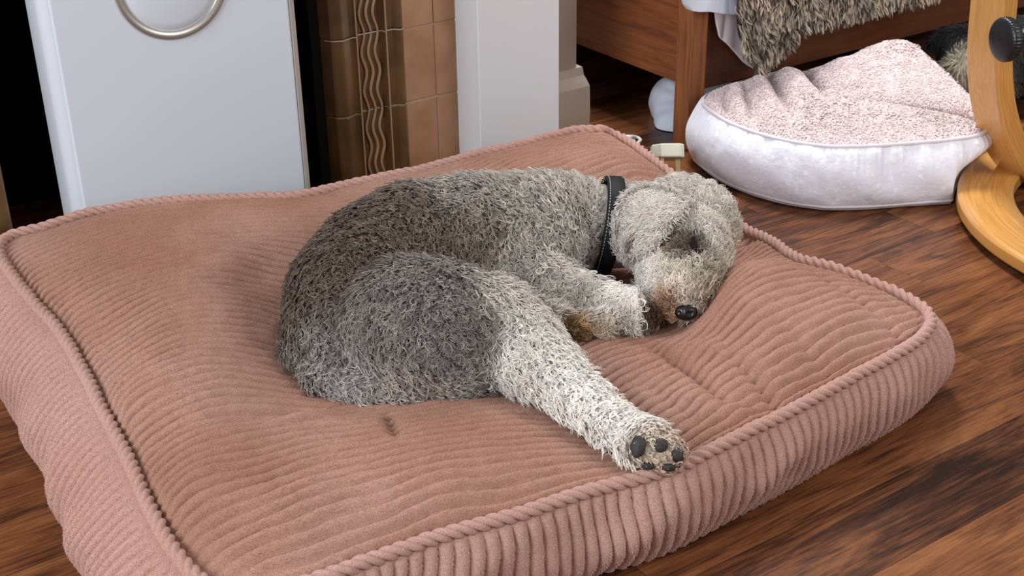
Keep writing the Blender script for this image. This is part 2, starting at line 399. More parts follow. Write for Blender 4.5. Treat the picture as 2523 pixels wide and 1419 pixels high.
# ------------------------------------------------------------------ implicit surfaces and fur
def smin(a, b, k):
    h_ = np.clip(.5+.5*(b-a)/k, 0, 1)
    return b*(1-h_)+a*h_-k*h_*(1-h_)
def d_seg(p, a, ra, b, rb):
    ab = b-a; t = np.clip(((p-a)@ab)/max(ab@ab, 1e-12), 0, 1)
    return np.linalg.norm(p-(a+t[..., None]*ab), axis=-1)-(ra+(rb-ra)*t)
def d_chain(p, pts, k=.012, d=None, kk=.02):
    """pts: list of (px, py, z, r)"""
    c = None
    q = [(at(x, y, z), r) for x, y, z, r in pts]
    if len(q) == 1: q = q*2
    for (a, ra), (b, rb) in zip(q[:-1], q[1:]):
        e = d_seg(p, a, ra, b, rb); c = e if c is None else smin(c, e, k)
    return c if d is None else smin(d, c, kk)
def nets(fn, lo, hi, h_):
    lo, hi = np.array(lo), np.array(hi); n = np.ceil((hi-lo)/h_).astype(int)+1
    ax = [lo[i]+np.arange(n[i])*h_ for i in range(3)]
    G = np.stack(np.meshgrid(*ax, indexing='ij'), -1); f = fn(G)
    ins = f < 0
    acc = np.zeros(tuple(n-1)+(3,)); cnt = np.zeros(tuple(n-1))
    corners = [(i, j, k) for i in (0, 1) for j in (0, 1) for k in (0, 1)]
    sl = lambda c: tuple(slice(c[i], n[i]-1+c[i]) for i in range(3))
    for a in corners:
        for d in range(3):
            if a[d]: continue
            b = list(a); b[d] = 1
            fa, fb = f[sl(a)], f[sl(b)]
            m = (fa < 0) != (fb < 0)
            t = np.where(m, fa/np.where(m, fa-fb, 1), 0)
            pt = np.array(a, float)[None, None, None]+t[..., None]*(np.array(b, float)-np.array(a, float))
            acc += pt*m[..., None]; cnt += m
    act = cnt > 0
    idx = -np.ones(cnt.shape, int); idx[act] = np.arange(act.sum())
    ijk = np.argwhere(act)
    V = lo+(ijk+acc[act]/cnt[act][:, None])*h_
    Q = []
    for d in range(3):
        e1, e2 = (d+1) % 3, (d+2) % 3
        s0 = [slice(None)]*3; s1 = [slice(None)]*3; s0[d] = slice(0, -1); s1[d] = slice(1, None)
        A, B = ins[tuple(s0)], ins[tuple(s1)]
        w = np.argwhere(A != B)
        w = w[(w[:, e1] > 0) & (w[:, e2] > 0) & (w[:, e1] < n[e1]-1) & (w[:, e2] < n[e2]-1)]
        if not len(w): continue
        def cell(o1, o2):
            c = w.copy(); c[:, e1] -= o1; c[:, e2] -= o2; return idx[c[:, 0], c[:, 1], c[:, 2]]
        q = np.stack([cell(1, 1), cell(0, 1), cell(0, 0), cell(1, 0)], 1)
        flip = ~A[w[:, 0], w[:, 1], w[:, 2]]
        q[flip] = q[flip][:, ::-1]
        Q.append(q)
    Q = np.vstack(Q); Q = Q[(Q >= 0).all(1)]
    return V, Q
def grad(fn, P, e=.001):
    g = np.stack([fn(P+np.eye(3)[i]*e)-fn(P-np.eye(3)[i]*e) for i in range(3)], -1)
    return g/(np.linalg.norm(g, axis=-1, keepdims=True)+1e-12)
def hit(fn, x, y, off=0.0, t0=1.2, t1=3.2):
    """where the view line of a photo pixel meets a surface that lies off above fn = 0"""
    r = ray(x, y); r = r/np.linalg.norm(r); t = t0
    for _ in range(300):
        d = float(fn((CAMP+r*t)[None])[0])-off
        if d < 1e-4: break
        t += max(d*.7, 2e-4)
        if t > t1: break
    return CAMP+r*t
def sample(V, Q, n, rng):
    a = np.linalg.norm(np.cross(V[Q[:, 2]]-V[Q[:, 0]], V[Q[:, 3]]-V[Q[:, 1]]), axis=1)
    c = np.cumsum(a); k = np.searchsorted(c, rng.uniform(0, c[-1], n)); k = np.clip(k, 0, len(Q)-1)
    s, t = rng.uniform(size=(2, n, 1)); q = Q[k]
    return (1-s)*(1-t)*V[q[:, 0]]+s*(1-t)*V[q[:, 1]]+s*t*V[q[:, 2]]+(1-s)*t*V[q[:, 3]]
def unit(a): return a/(np.linalg.norm(a, axis=-1, keepdims=True)+1e-12)
def fur(name, R, Nn, G, L, cr, turns, lift, col, width, mat, parent, rng, strands=4, spread=.0016, K=11, clump=.55, messy=.25, phase=None, taper=.35, tipc=.85):
    """R roots of locks, Nn normals, G lie direction, L length, cr curl radius (arrays per lock)"""
    n = len(R)
    bc = lambda a: np.broadcast_to(np.asarray(a, float), (n,)).copy()
    L, cr, turns, lift = bc(L), bc(cr), bc(turns), bc(lift)
    G = G-Nn*np.sum(G*Nn, -1, keepdims=True)+1e-6; G = unit(G+messy*unit(rng.normal(size=(n, 3))))
    G = unit(G-Nn*np.sum(G*Nn, -1, keepdims=True)); B = np.cross(Nn, G)
    ph = rng.uniform(0, 6.283, n) if phase is None else phase
    hand = np.where(rng.uniform(size=n) < .5, -1., 1.)
    rep = lambda a: np.repeat(a, strands, axis=0)
    j1, j2 = rng.normal(size=(2, n*strands, 1))*spread
    off = rep(G)*j1+rep(B)*j2
    Rn, Nr, Gr, Br = rep(R), rep(Nn), rep(G), rep(B)
    Lr = (rep(L)*rng.uniform(.8, 1.15, n*strands))[:, None]
    crr = (rep(cr)*rng.uniform(.8, 1.2, n*strands))[:, None]; lf = rep(lift)[:, None]
    tr = (rep(turns)*rng.uniform(.9, 1.1, n*strands))[:, None]; pr = (rep(ph)+rng.normal(size=n*strands)*.25)[:, None]; hd = rep(hand)[:, None]
    t = np.linspace(0, 1, K)[None]
    an = Lr*lf*(t-.42*t**2); ag = Lr*np.sqrt(np.clip(1-lf**2*.55, .1, 1))*(.35*t+.5*t**2)
    ct = crr*np.minimum(1, t*2.2)
    w = 2*np.pi*tr*t+pr
    # the curl turns in the plane of the lie direction and the normal, plus a sideways swing
    cx, cy = ct*(np.cos(w)-np.cos(pr)), ct*(np.sin(w)-np.sin(pr))*hd
    P = Rn[:, None]+off[:, None]*(1-clump*t)[..., None]+Nr[:, None]*(an+.45*cx)[..., None]+Gr[:, None]*(ag+.8*cx)[..., None]+Br[:, None]*cy[..., None]
    P = P-Nr[:, None]*.0015*(t == 0)[..., None]
    m = n*strands
    hc = bpy.data.hair_curves.new(name); hc.add_curves([K]*m)
    hc.attributes['position'].data.foreach_set('vector', P.astype(np.float32).ravel())
    ra_ = hc.attributes.get('radius') or hc.attributes.new('radius', 'FLOAT', 'POINT')
    wv = (np.broadcast_to(np.asarray(width, float), (m,)) if np.ndim(width) == 0 else rep(width))[:, None]*(1-(1-taper)*t**1.5)
    ra_.data.foreach_set('value', np.broadcast_to(wv, (m, K)).astype(np.float32).ravel())
    ca = hc.attributes.new('hcol', 'FLOAT_COLOR', 'POINT')   # darker at the root, paler at the tip
    cc = np.ones((m, K, 4), np.float32); cc[..., :3] = (rep(col)*rng.uniform(.82, 1.18, (m, 1)))[:, None]*(1+(tipc*np.clip(1.35-1.3*rep(col).mean(1), .3, 1))[:, None]*(t[0]-.5)[None])[..., None]; ca.data.foreach_set('color', cc.ravel())
    return link(name, hc, mat, parent)
def vcol(o, C):
    a = o.data.attributes.new('hcol', 'FLOAT_COLOR', 'POINT'); c = np.ones((len(C), 4), np.float32); c[:, :3] = C
    a.data.foreach_set('color', c.ravel())
def ellips(name, c, axes, rad, mat, parent, nz=.0, seed=0, seg=24):
    th = np.linspace(0, 2*np.pi, seg, endpoint=False); ph_ = np.linspace(.02, np.pi-.02, seg//2)
    Pq = np.stack([np.sin(ph_)[:, None]*np.cos(th), np.sin(ph_)[:, None]*np.sin(th), np.cos(ph_)[:, None]+0*th], -1)
    Pq = Pq*(1+nz*vnoise(Pq, 1.4, seed))[..., None]
    V = np.array(c)+(Pq*np.array(rad))@np.array(axes)
    return mesh(name, V, gridf(seg//2, seg, False, True), mat, parent)

M_fur = attr_hair('coat_hair', .5, .4)
M_skin = attr_hair('coat_under', .9, .1)
M_pile = attr_hair('corduroy_pile', .9, .08)

# ------------------------------------------------------------------ the dog
def dog_sdf(p):
    d = d_chain(p, [(1310, 575, .18, .084), (1160, 598, .185, .090), (1020, 620, .185, .091), (935, 668, .175, .091), (880, 735, .165, .090), (850, 810, .155, .080)], .02)
    d = d_chain(p, [(1000, 790, .19, .082), (1090, 810, .19, .080), (1205, 812, .18, .062)], .02, d, .012)
    d = d_chain(p, [(1000, 880, .15, .05), (1130, 890, .15, .045)], .02, d, .02)
    d = d_chain(p, [(1210, 815, .18, .062), (1290, 870, .165, .050), (1350, 918, .155, .038), (1430, 985, .145, .027), (1520, 1058, .143, .023), (1590, 1100, .145, .026), (1630, 1112, .143, .024)], .014, d, .02)
    d = d_chain(p, [(745, 880, .13, .024), (800, 938, .125, .022), (890, 962, .125, .020), (1000, 966, .125, .018), (1120, 955, .125, .015), (1215, 942, .125, .012)], .01, d, .016)
    d = d_chain(p, [(1200, 690, .14, .06), (1300, 650, .15, .055)], .02, d, .03)
    d = d_chain(p, [(1290, 660, .16, .048), (1350, 700, .15, .038), (1450, 738, .14, .028), (1550, 772, .135, .022), (1590, 784, .13, .019)], .012, d, .02)
    d = d_chain(p, [(1330, 770, .13, .025), (1410, 812, .125, .016), (1480, 800, .125, .020)], .01, d, .01)
    d = d_chain(p, [(1380, 550, .178, .070), (1480, 558, .168, .060), (1600, 570, .165, .058)], .02, d, .025)
    hdd = d_chain(p, [(1680, 552, .178, .064)])
    hdd = d_chain(p, [(1600, 590, .16, .045), (1650, 620, .165, .052)], .02, hdd, .03)
    hdd = d_chain(p, [(1695, 620, .17, .058), (1680, 685, .158, .050), (1680, 735, .145, .033), (1688, 760, .137, .014)], .02, hdd, .025)
    hdd = d_chain(p, [(1640, 700, .15, .036), (1640, 742, .135, .024)], .014, hdd, .02)
    hdd = d_chain(p, [(1725, 560, .18, .052)], .01, hdd, .02)
    return smin(d, hdd, .014)
def toe_sdf(p, d):
    for (x, y, z, r) in ((1622, 1090, .152, .014), (1664, 1112, .146, .013), (1598, 1132, .138, .013), (1642, 1140, .136, .013), (1578, 1100, .155, .016)):
        d = d_chain(p, [(x, y, z, r)], .01, d, .006)
    return d
full_sdf = lambda p: toe_sdf(p, dog_sdf(p))
# ------------------------------------------------------------------ corduroy cushion
def L3(pts, z): return np.array([at(x, y, z if np.isscalar(z) else z[i]) for i, (x, y) in enumerate(pts)])
c_front = L3([(600, 1480), (700, 1452), (815, 1420), (912, 1381), (1039, 1338), (1166, 1301), (1293, 1266), (1452, 1212), (1650, 1158), (1830, 1072), (1965, 1005), (2116, 922), (2190, 884), (2249, 849), (2285, 815)],
             np.linspace(.12, .125, 15))
c_right = L3([(2285, 815), (2288, 790), (2269, 764), (2201, 724), (2116, 690), (2032, 659), (1961, 641), (1891, 596), (1834, 568), (1740, 495), (1640, 425), (1560, 362), (1510, 335), (1480, 324)],
             [.125, .125, .125, .125, .125, .125, .115, .10, .09, .10, .125, .13, .135, .14])
c_back = L3([(2, 606), (25, 588), (99, 567), (197, 538), (345, 508), (493, 496), (740, 487), (813, 469), (911, 449), (1070, 416), (1176, 384), (1281, 363), (1370, 338), (1440, 322), (1480, 324)], .15)
c_left = L3([(600, 1480), (530, 1455), (478, 1413), (424, 1347), (363, 1232), (315, 1123), (260, 1020), (212, 923), (151, 820), (85, 745), (30, 675), (5, 635), (2, 606)], np.linspace(.12, .15, 13))
NU, NV = 260, 58*9
for a, b_ in ((c_right, c_back), ):
    a[-1] = b_[-1]
c_front[0] = c_left[0]; c_right[0] = c_front[-1]; c_left[-1] = c_back[0]
Bf, Bb = spline(c_front, NU), spline(c_back, NU)
Bl, Br = spline(c_left, NV), spline(c_right, NV)
u = np.linspace(0, 1, NU)[:, None, None]; v = np.linspace(0, 1, NV)[None, :, None]
TOP = (1-v)*Bf[:, None]+v*Bb[:, None]+(1-u)*Bl[None]+u*Br[None]-((1-u)*(1-v)*Bf[0]+u*(1-v)*Bf[-1]+(1-u)*v*Bb[0]+u*v*Bb[-1])
U_, V_ = u[..., 0], v[..., 0]
def gau(p, q, sx, amp, sy=None, ang=0):
    d = p[..., :2]-np.array(q)[:2]
    c, s = math.cos(ang), math.sin(ang); a = d[..., 0]*c+d[..., 1]*s; b = -d[..., 0]*s+d[..., 1]*c
    return amp*np.exp(-(a/sx)**2-(b/(sy or sx))**2)
def seg_g(p, q0, q1, w, amp):
    a, b = np.array(q0)[:2], np.array(q1)[:2]; ab = b-a
    t = np.clip(((p[..., :2]-a)@ab)/(ab@ab), 0, 1)
    d = np.linalg.norm(p[..., :2]-(a+t[..., None]*ab), axis=-1)
    fade = np.sin(np.pi*np.clip(t*.9+.08, 0, 1))**.7
    return amp*fade*np.exp(-(d/w)**2)
eu = 1-np.abs(2*U_-1)**5; ev = 1-np.abs(2*V_-1)**5
CTL = [(200, 700, .165), (350, 850, .172), (450, 700, .172), (300, 600, .166), (600, 560, .165), (600, 650, .165), (540, 850, .168), (650, 800, .142), (655, 700, .146), (110, 640, .158),
       (700, 930, .125), (780, 1010, .125), (600, 1000, .156), (450, 1050, .165), (330, 980, .165), (900, 1035, .132), (1050, 1030, .135), (700, 1150, .160), (1000, 1150, .155), (850, 1280, .150), (600, 1300, .152), (450, 1200, .158), (1200, 1150, .148), (1100, 1250, .142), (1300, 1180, .138), (700, 1380, .138),
       (1240, 1010, .128), (1400, 1110, .128), (1520, 1172, .124), (1350, 920, .105), (1430, 985, .110), (1520, 1060, .113), (1610, 1105, .116), (1480, 905, .126), (1560, 980, .130), (1650, 1050, .130), (1440, 862, .116),
       (1450, 805, .098), (1550, 815, .104), (1610, 812, .104), (1690, 806, .116), (1752, 790, .156), (1795, 742, .178), (1835, 700, .188), (1900, 760, .180), (1980, 720, .180), (2050, 760, .172), (1950, 860, .162), (2080, 850, .152), (1800, 900, .150), (1700, 880, .138), (2150, 800, .150), (1900, 950, .146), (1720, 980, .140), (1600, 900, .132),
       (1868, 654, .190), (1950, 655, .172), (1866, 612, .065), (1800, 640, .070), (1700, 650, .075), (1680, 560, .080), (1750, 560, .080), (1000, 800, .085), (1100, 700, .085), (1300, 650, .085), (900, 740, .090), (800, 860, .10), (1000, 960, .10), (1150, 950, .10), (1450, 620, .090), (1500, 720, .088),
       (1150, 440, .155), (1350, 395, .168), (1460, 370, .170), (1560, 430, .152), (900, 490, .158), (760, 560, .158), (1000, 465, .155), (640, 520, .162)]
CP = np.array([at(*q) for q in CTL]); BP = np.vstack([Bf[::20], Br[::40], Bb[::20], Bl[::40]])
CP = np.vstack([CP, BP])
def tpsk(r2): return .5*r2*np.log(r2+1e-12)
def tps_fit(P, z, lam=2e-5):
    n = len(P); K_ = tpsk(((P[:, None]-P[None])**2).sum(-1))+lam*np.eye(n); A = np.zeros((n+3, n+3)); A[:n, :n] = K_
    A[:n, n] = 1; A[:n, n+1:] = P; A[n:, :n] = A[:n, n:].T
    return np.linalg.solve(A, np.r_[z, 0, 0, 0])
wt = tps_fit(CP[:, :2], CP[:, 2])
def tps_eval(P):
    o = wt[-3]+P@wt[-2:]
    for i in range(len(CP)): o = o+wt[i]*tpsk(((P-CP[i, :2])**2).sum(-1))
    return o
def creases(p):
    z = np.zeros(p.shape[:-1])
    for (a, b, w_, am) in (((1600, 800), (1800, 985), .011, -.015), ((1780, 865), (1990, 1030), .010, -.012), ((520, 1070), (800, 965), .014, -.012), ((950, 985), (975, 1075), .008, -.012),
                           ((560, 720), (700, 640), .03, -.008), ((2190, 790), (2270, 830), .010, -.010), ((1700, 960), (1900, 1010), .012, .008), ((1690, 840), (1850, 900), .016, .010), ((150, 790), (330, 1150), .012, -.016), ((330, 1150), (420, 1330), .010, -.008),
                           ((2000, 700), (2200, 800), .012, -.006), ((430, 640), (640, 600), .02, -.006), ((700, 1010), (850, 1015), .018, .008), ((860, 990), (700, 1040), .010, -.009), ((1560, 900), (1720, 1010), .012, -.005), ((2040, 900), (1900, 830), .012, -.006)):
        z += seg_g(p, at(*a, .15), at(*b, .15), w_, am)
    return z
edge = np.clip(eu*ev*3, 0, 1)
warp = .25*vnoise(TOP[..., :2], 6, 3)*edge
blend = np.clip(eu*ev*6, 0, 1); blend = blend*blend*(3-2*blend)
z_add = (tps_eval(TOP[..., :2])-TOP[..., 2])*blend+creases(TOP)*np.clip(edge*1.2, .12, 1)
z_add = z_add+.0035*vnoise(TOP[..., :2], 9, 5)*edge+.0014*vnoise(TOP[..., :2], 30, 6)*edge
NR = 58
rp = V_*NR+warp
rib = np.abs(np.cos(np.pi*rp))**.42
z_rib = .0104*(1+.55*np.clip(1.1-1.5*U_, 0, 1))*(rib-.7)*np.clip(edge*2, .3, 1)*(1+.18*vnoise(TOP[..., :2], 60, 9))
TOP = TOP.copy(); TOP[..., 2] += z_add
for _ in range(5): TOP[..., 2] -= np.clip(-full_sdf(TOP)-.006, 0, .02)
TOP[..., 2] += z_rib
TOP[..., 2] = np.maximum(TOP[..., 2], .03)
TOP[..., 0] += .0012*vnoise(TOP[..., :2], 80, 11); TOP[..., 1] += .0010*vnoise(TOP[..., :2], 80, 12)
cushion = empty('floor_cushion', (.9, 1.5, 0), 'large square dusty pink corduroy cushion on the dark floor, under the sleeping dog', 'dog bed')
mesh('top_panel', TOP, gridf(NU, NV), M_cord_top, cushion)
# short standing pile of the corduroy, thick enough to blur the wales
tp_o = bpy.data.objects['top_panel']
def pile(name, V, Q, n, col, parent, mask, ln=.0013, wd=.00026, seed=1):
    r_ = np.random.default_rng(seed)
    e_a, e_b = V[Q[:, 2]]-V[Q[:, 0]], V[Q[:, 3]]-V[Q[:, 1]]; nn_ = np.cross(e_a, e_b); a_ = np.linalg.norm(nn_, axis=1); nn_ /= a_[:, None]+1e-12
    c_ = np.cumsum(a_); k = np.clip(np.searchsorted(c_, r_.uniform(0, c_[-1], n)), 0, len(Q)-1)
    s1, s2 = r_.uniform(size=(2, n, 1)); q = Q[k]
    P0 = (1-s1)*(1-s2)*V[q[:, 0]]+s1*(1-s2)*V[q[:, 1]]+s1*s2*V[q[:, 2]]+(1-s1)*s2*V[q[:, 3]]
    Nn_ = nn_[k]; v_ = CAMP-P0; ok = ((Nn_*v_).sum(1) > -.02*np.linalg.norm(v_, axis=1)) & (P0[:, 2] > .004) & (mask.ravel()[q[:, 0]] > r_.uniform(.45, .8, n))
    P0, Nn_ = P0[ok], Nn_[ok]; m = len(P0)
    lean = np.stack([vnoise(P0, 55, 201), vnoise(P0, 55, 202), 0*P0[:, 0]], -1)*.7+r_.normal(size=(m, 3))*.45
    D_ = Nn_+lean; D_ /= np.linalg.norm(D_, axis=1)[:, None]
    L_ = ln*r_.uniform(.6, 1.3, (m, 1))
    Pp = np.stack([P0-Nn_*.0006, P0+D_*L_*.6, P0+D_*L_+Nn_*0-np.array([0, 0, .0004])], 1)
    hc = bpy.data.hair_curves.new(name); hc.add_curves([3]*m)
    hc.attributes['position'].data.foreach_set('vector', Pp.astype(np.float32).ravel())
    ra_ = hc.attributes.get('radius') or hc.attributes.new('radius', 'FLOAT', 'POINT')
    ra_.data.foreach_set('value', np.tile(np.array([wd, wd*.85, wd*.4], np.float32), m))
    ca = hc.attributes.new('hcol', 'FLOAT_COLOR', 'CURVE'); mixf = np.clip(.5+.9*vnoise(P0, 5, 203), 0, 1)[:, None]
    cc = np.ones((m, 4), np.float32); cc[:, :3] = (np.array(col[0])*(1-mixf)+np.array(col[1])*mixf)*r_.uniform(.84, 1.16, (m, 1)); ca.data.foreach_set('color', cc.ravel())
    o = link(name, hc, M_pile, parent); tag(o, kind='stuff'); return o
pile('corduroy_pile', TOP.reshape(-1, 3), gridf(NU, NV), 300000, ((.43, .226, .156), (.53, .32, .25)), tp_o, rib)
per = np.vstack([Bf[:-1], Br[:-1], Bb[::-1][:-1], Bl[::-1][:-1]])
NP = 1500
per = spline(per[::12], NP*2, closed=True)
T_, _, _ = frames(per, True)
OUT = np.stack([T_[:, 1], -T_[:, 0], 0*T_[:, 0]], 1); OUT /= np.linalg.norm(OUT, axis=1)[:, None]
for _ in range(40): OUT = (OUT+np.roll(OUT, 3, 0)+np.roll(OUT, -3, 0))/3; OUT /= np.linalg.norm(OUT, axis=1)[:, None]
# side panel: bulges out further on the side that faces the window
lft = np.clip(-OUT[:, 0], 0, 1); rgt = np.clip(OUT[:, 0], 0, 1); frt = np.clip(-OUT[:, 1], 0, 1)
bul = .008*frt**2+.034*lft**2+.030*rgt**2+.020
boff = -.010*frt+.045*lft**2+.005*rgt
S = np.r_[0, np.cumsum(np.linalg.norm(np.diff(per, axis=0), axis=1))]
SL = S[-1]+np.linalg.norm(per[0]-per[-1]); nr_side = round(SL/.0172)
t = np.linspace(0, 1, 56)[None, :]
prf = np.sin(np.pi*np.clip(t*.94, 0, 1))**.7
wr_ = vnoise(np.stack([S*7, S*0], 1), 1, 21)[:, None]*np.sin(np.pi*t)
fold = (.007+.002*lft[:, None])*vnoise(np.stack(np.broadcast_arrays(S[:, None]*11, t*2.2), -1), 1, 22)*np.sin(np.pi*t)
D = bul[:, None]*prf+boff[:, None]*t+fold
sw = .5*vnoise(np.stack(np.broadcast_arrays(S[:, None]*5, t*1.5), -1), 1, 23)*np.sin(np.pi*t)
ribs = np.abs(np.cos(np.pi*(S[:, None]/SL*nr_side+sw)))**.5
soft = np.clip(1-lft[:, None]**2*.3, .4, 1)
D = D+.0080*(1+1.1*lft[:, None]**2)*(ribs-.6)*np.clip(t*12, 0, 1)
BOT = per.copy()
SD = per[:, None]*1.0+OUT[:, None]*D[..., None]
SD[..., 2] = per[:, 2][:, None]*(1-t)**1.0+.002
sd_o = mesh('side_panel', SD, gridf(len(per), t.shape[1], True, False), M_cord_side, cushion)
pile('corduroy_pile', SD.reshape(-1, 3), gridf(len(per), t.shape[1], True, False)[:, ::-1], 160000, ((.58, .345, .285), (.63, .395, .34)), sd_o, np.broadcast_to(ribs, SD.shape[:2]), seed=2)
pp = per.copy(); pp[:, 2] += .0035; pp += OUT*.002
pp[:, 2] += .0012*vnoise(pp[:, :2], 50, 31)
tube('twisted_piping', pp, .0074, M_cord_side, cushion, sides=20, closed=True,
     rf=lambda s, th: .60+.64*np.abs(np.sin(1.5*(th-2*np.pi*s/.0465)))**.75)


# ------------------------------------------------------------------ the dog's coat and features
lo = np.array([.55, .90, .05]); hi = np.array([1.36, 1.72, .33])
DV, DQ = nets(full_sdf, lo, hi, .0055)
# coat regions: centre (px, py, z), reach, colour, length, curl radius, turns, lift
DK = (.150, .115, .090); MG = (.205, .180, .160); GR = (.42, .375, .325); LG = (.56, .52, .455); WH = (.97, .95, .89); CR = (.66, .56, .42); BR = (.15, .085, .05)
REG = [((760, 620, .2), .09, DK, .019, .0016, .9, .55), ((900, 520, .25), .09, DK, .019, .0018, .9, .55), ((700, 760, .15), .07, DK, .018, .0016, .9, .5), ((800, 700, .2), .08, DK, .018, .0017, .9, .5),
       ((1010, 500, .25), .08, (.20, .16, .13), .021, .002, 1., .6), ((1150, 450, .24), .07, GR, .022, .0026, 1.1, .6), ((1100, 600, .28), .07, (.17, .13, .10), .019, .002, 1., .5),
       ((1180, 560, .27), .06, (.25, .21, .17), .021, .0024, 1.1, .55), ((1300, 500, .26), .09, (.50, .46, .40), .021, .0030, 1.25, .6), ((1420, 500, .24), .08, LG, .021, .0032, 1.3, .62), ((1420, 620, .2), .06, (.50, .465, .41), .020, .0032, 1.3, .6),
       ((1280, 640, .22), .05, LG, .022, .0026, 1.1, .5), ((880, 780, .25), .07, MG, .018, .0020, 1., .5), ((1000, 720, .27), .07, (.26, .235, .21), .019, .0022, 1.1, .5), ((1060, 860, .22), .08, (.225, .20, .18), .019, .0022, 1.1, .5),
       ((1150, 800, .26), .06, (.235, .212, .19), .019, .0022, 1.1, .5), ((800, 860, .18), .06, (.25, .225, .20), .020, .0022, 1., .45), ((850, 900, .15), .05, (.52, .49, .45), .024, .0024, 1., .4), ((1000, 960, .14), .05, (.40, .35, .30), .022, .0024, 1., .4),
       ((1150, 950, .13), .04, (.48, .45, .41), .022, .0024, 1., .4), ((1250, 740, .23), .045, (.68, .64, .57), .022, .0024, 1., .5), ((1290, 880, .2), .05, (.84, .81, .74), .024, .0022, .9, .5), ((1380, 950, .17), .05, WH, .024, .0026, 1., .55),
       ((1500, 1050, .16), .06, WH, .020, .0024, 1., .55), ((1600, 1100, .16), .03, CR, .008, .0014, .8, .6), ((1640, 1130, .15), .03, (.58, .42, .30), .007, .0012, .8, .6),
       ((1380, 720, .17), .05, (.72, .68, .61), .021, .0034, 1.35, .6), ((1500, 760, .16), .05, WH, .019, .0036, 1.4, .6), ((1420, 815, .14), .03, (.40, .25, .11), .016, .003, 1.2, .5), ((1490, 800, .14), .025, (.70, .62, .46), .017, .0034, 1.3, .6),
       ((1640, 470, .24), .06, (.60, .56, .49), .019, .0036, 1.4, .7), ((1760, 500, .22), .06, (.70, .65, .56), .019, .0038, 1.4, .7), ((1800, 600, .18), .05, (.64, .58, .48), .016, .0034, 1.4, .6), ((1560, 660, .18), .04, (.82, .80, .75), .015, .0030, 1.3, .55),
       ((1600, 710, .16), .03, (.82, .80, .75), .013, .0024, 1.1, .5), ((1680, 650, .21), .035, (.74, .67, .56), .015, .0032, 1.3, .6), ((1690, 700, .19), .035, (.78, .70, .57), .015, .0032, 1.3, .6), ((1745, 690, .18), .03, (.50, .43, .32), .013, .0030, 1.3, .6),
       ((1640, 745, .155), .022, (.42, .24, .14), .012, .0024, 1.1, .5), ((1615, 770, .14), .018, (.10, .05, .03), .009, .002, 1., .45), ((1700, 735, .165), .02, (.55, .47, .37), .010, .0024, 1.1, .5), ((1692, 612, .225), .026, (.085, .058, .038), .009, .0014, .8, .35), ((1662, 610, .22), .018, (.17, .12, .08), .010, .0018, .9, .4)]
RC = np.array([at(*r[0]) for r in REG]); RS = np.array([r[1] for r in REG]); RCOL = np.array([r[2] for r in REG]); RPAR = np.array([r[3:] for r in REG])
RC = np.array([hit(dog_sdf, r[0][0], r[0][1], .004) for r in REG])
_l = RCOL.mean(1, keepdims=True); RCOL = np.where(_l > .3, RCOL+.22*(_l-RCOL), RCOL)*np.array([.93, .905, .90])
def regions(P):
    d2 = ((P[:, None]-RC[None])**2).sum(-1)/RS[None]**2
    w = np.exp(-2.6*d2)/RS[None]**2+1e-9*np.exp(-.2*d2)
    w /= w.sum(1, keepdims=True)
    return w@RCOL, w@RPAR
STAIN = [((1690, 614), .017, (.050, .033, .024)), ((1706, 600), .009, (.030, .022, .018)), ((1612, 768), .013, (.045, .024, .014)), ((1650, 752), .012, (.20, .105, .06)), ((1395, 822), .016, (.13, .075, .035)), ((1660, 742), .010, (.30, .18, .11))]
STC = [hit(full_sdf, *q[0]) for q in STAIN]
def stained(P, C):
    for c, (_, s_, k) in zip(STC, STAIN):
        w = np.exp(-(((P-c)**2).sum(-1)/s_**2)**2)[:, None]*.95; C = C*(1-w)+np.array(k)*w
    return C
dcol = stained(DV, regions(DV)[0])
dog = mesh('dog', DV, DQ, M_skin); vcol(dog, dcol*.78)
tag(dog, 'grey and white curly-coated dog asleep on the pink corduroy cushion', 'dog')
rng = np.random.default_rng(3)
PADS = [((1573, 1101), (.0090, .0125)), ((1627, 1095), (.0090, .0080)), ((1669, 1121), (.0078, .0078)), ((1597, 1146), (.0075, .0050)), ((1648, 1151), (.0085, .0045))]
padc = [hit(full_sdf, x, y) for (x, y), _ in PADS]
nosec = hit(full_sdf, 1690, 770); eyec = hit(full_sdf, 1714, 607)
ca0, ca1 = at(1440, 562, .170), at(1560, 566, .166); cax = (ca1-ca0)/np.linalg.norm(ca1-ca0); cc0 = at(1493, 562, .167)
NLOCK = 42000
R = sample(DV, DQ, NLOCK, rng); Nn = grad(full_sdf, R)
keep = (Nn[:, 2] > -.55)
view = unit(CAMP-R); keep &= ((Nn*view).sum(1) > -.55)
for c, ((_, _), (a, b)) in zip(padc, PADS): keep &= np.linalg.norm(R-c, axis=1) > (a+b)/2*.95
keep &= np.linalg.norm(R-nosec, axis=1) > .013
for q_ in ((1710, 590), (1708, 604), (1712, 618), (1720, 632)): keep &= np.linalg.norm(R-hit(full_sdf, *q_), axis=1) > .0056
keep &= ~((np.abs((R-cc0)@cax-.007) < .0215) & (np.linalg.norm(R-cc0, axis=1) < .1))
R, Nn = R[keep], Nn[keep]
col, par = regions(R); col = stained(R, col)
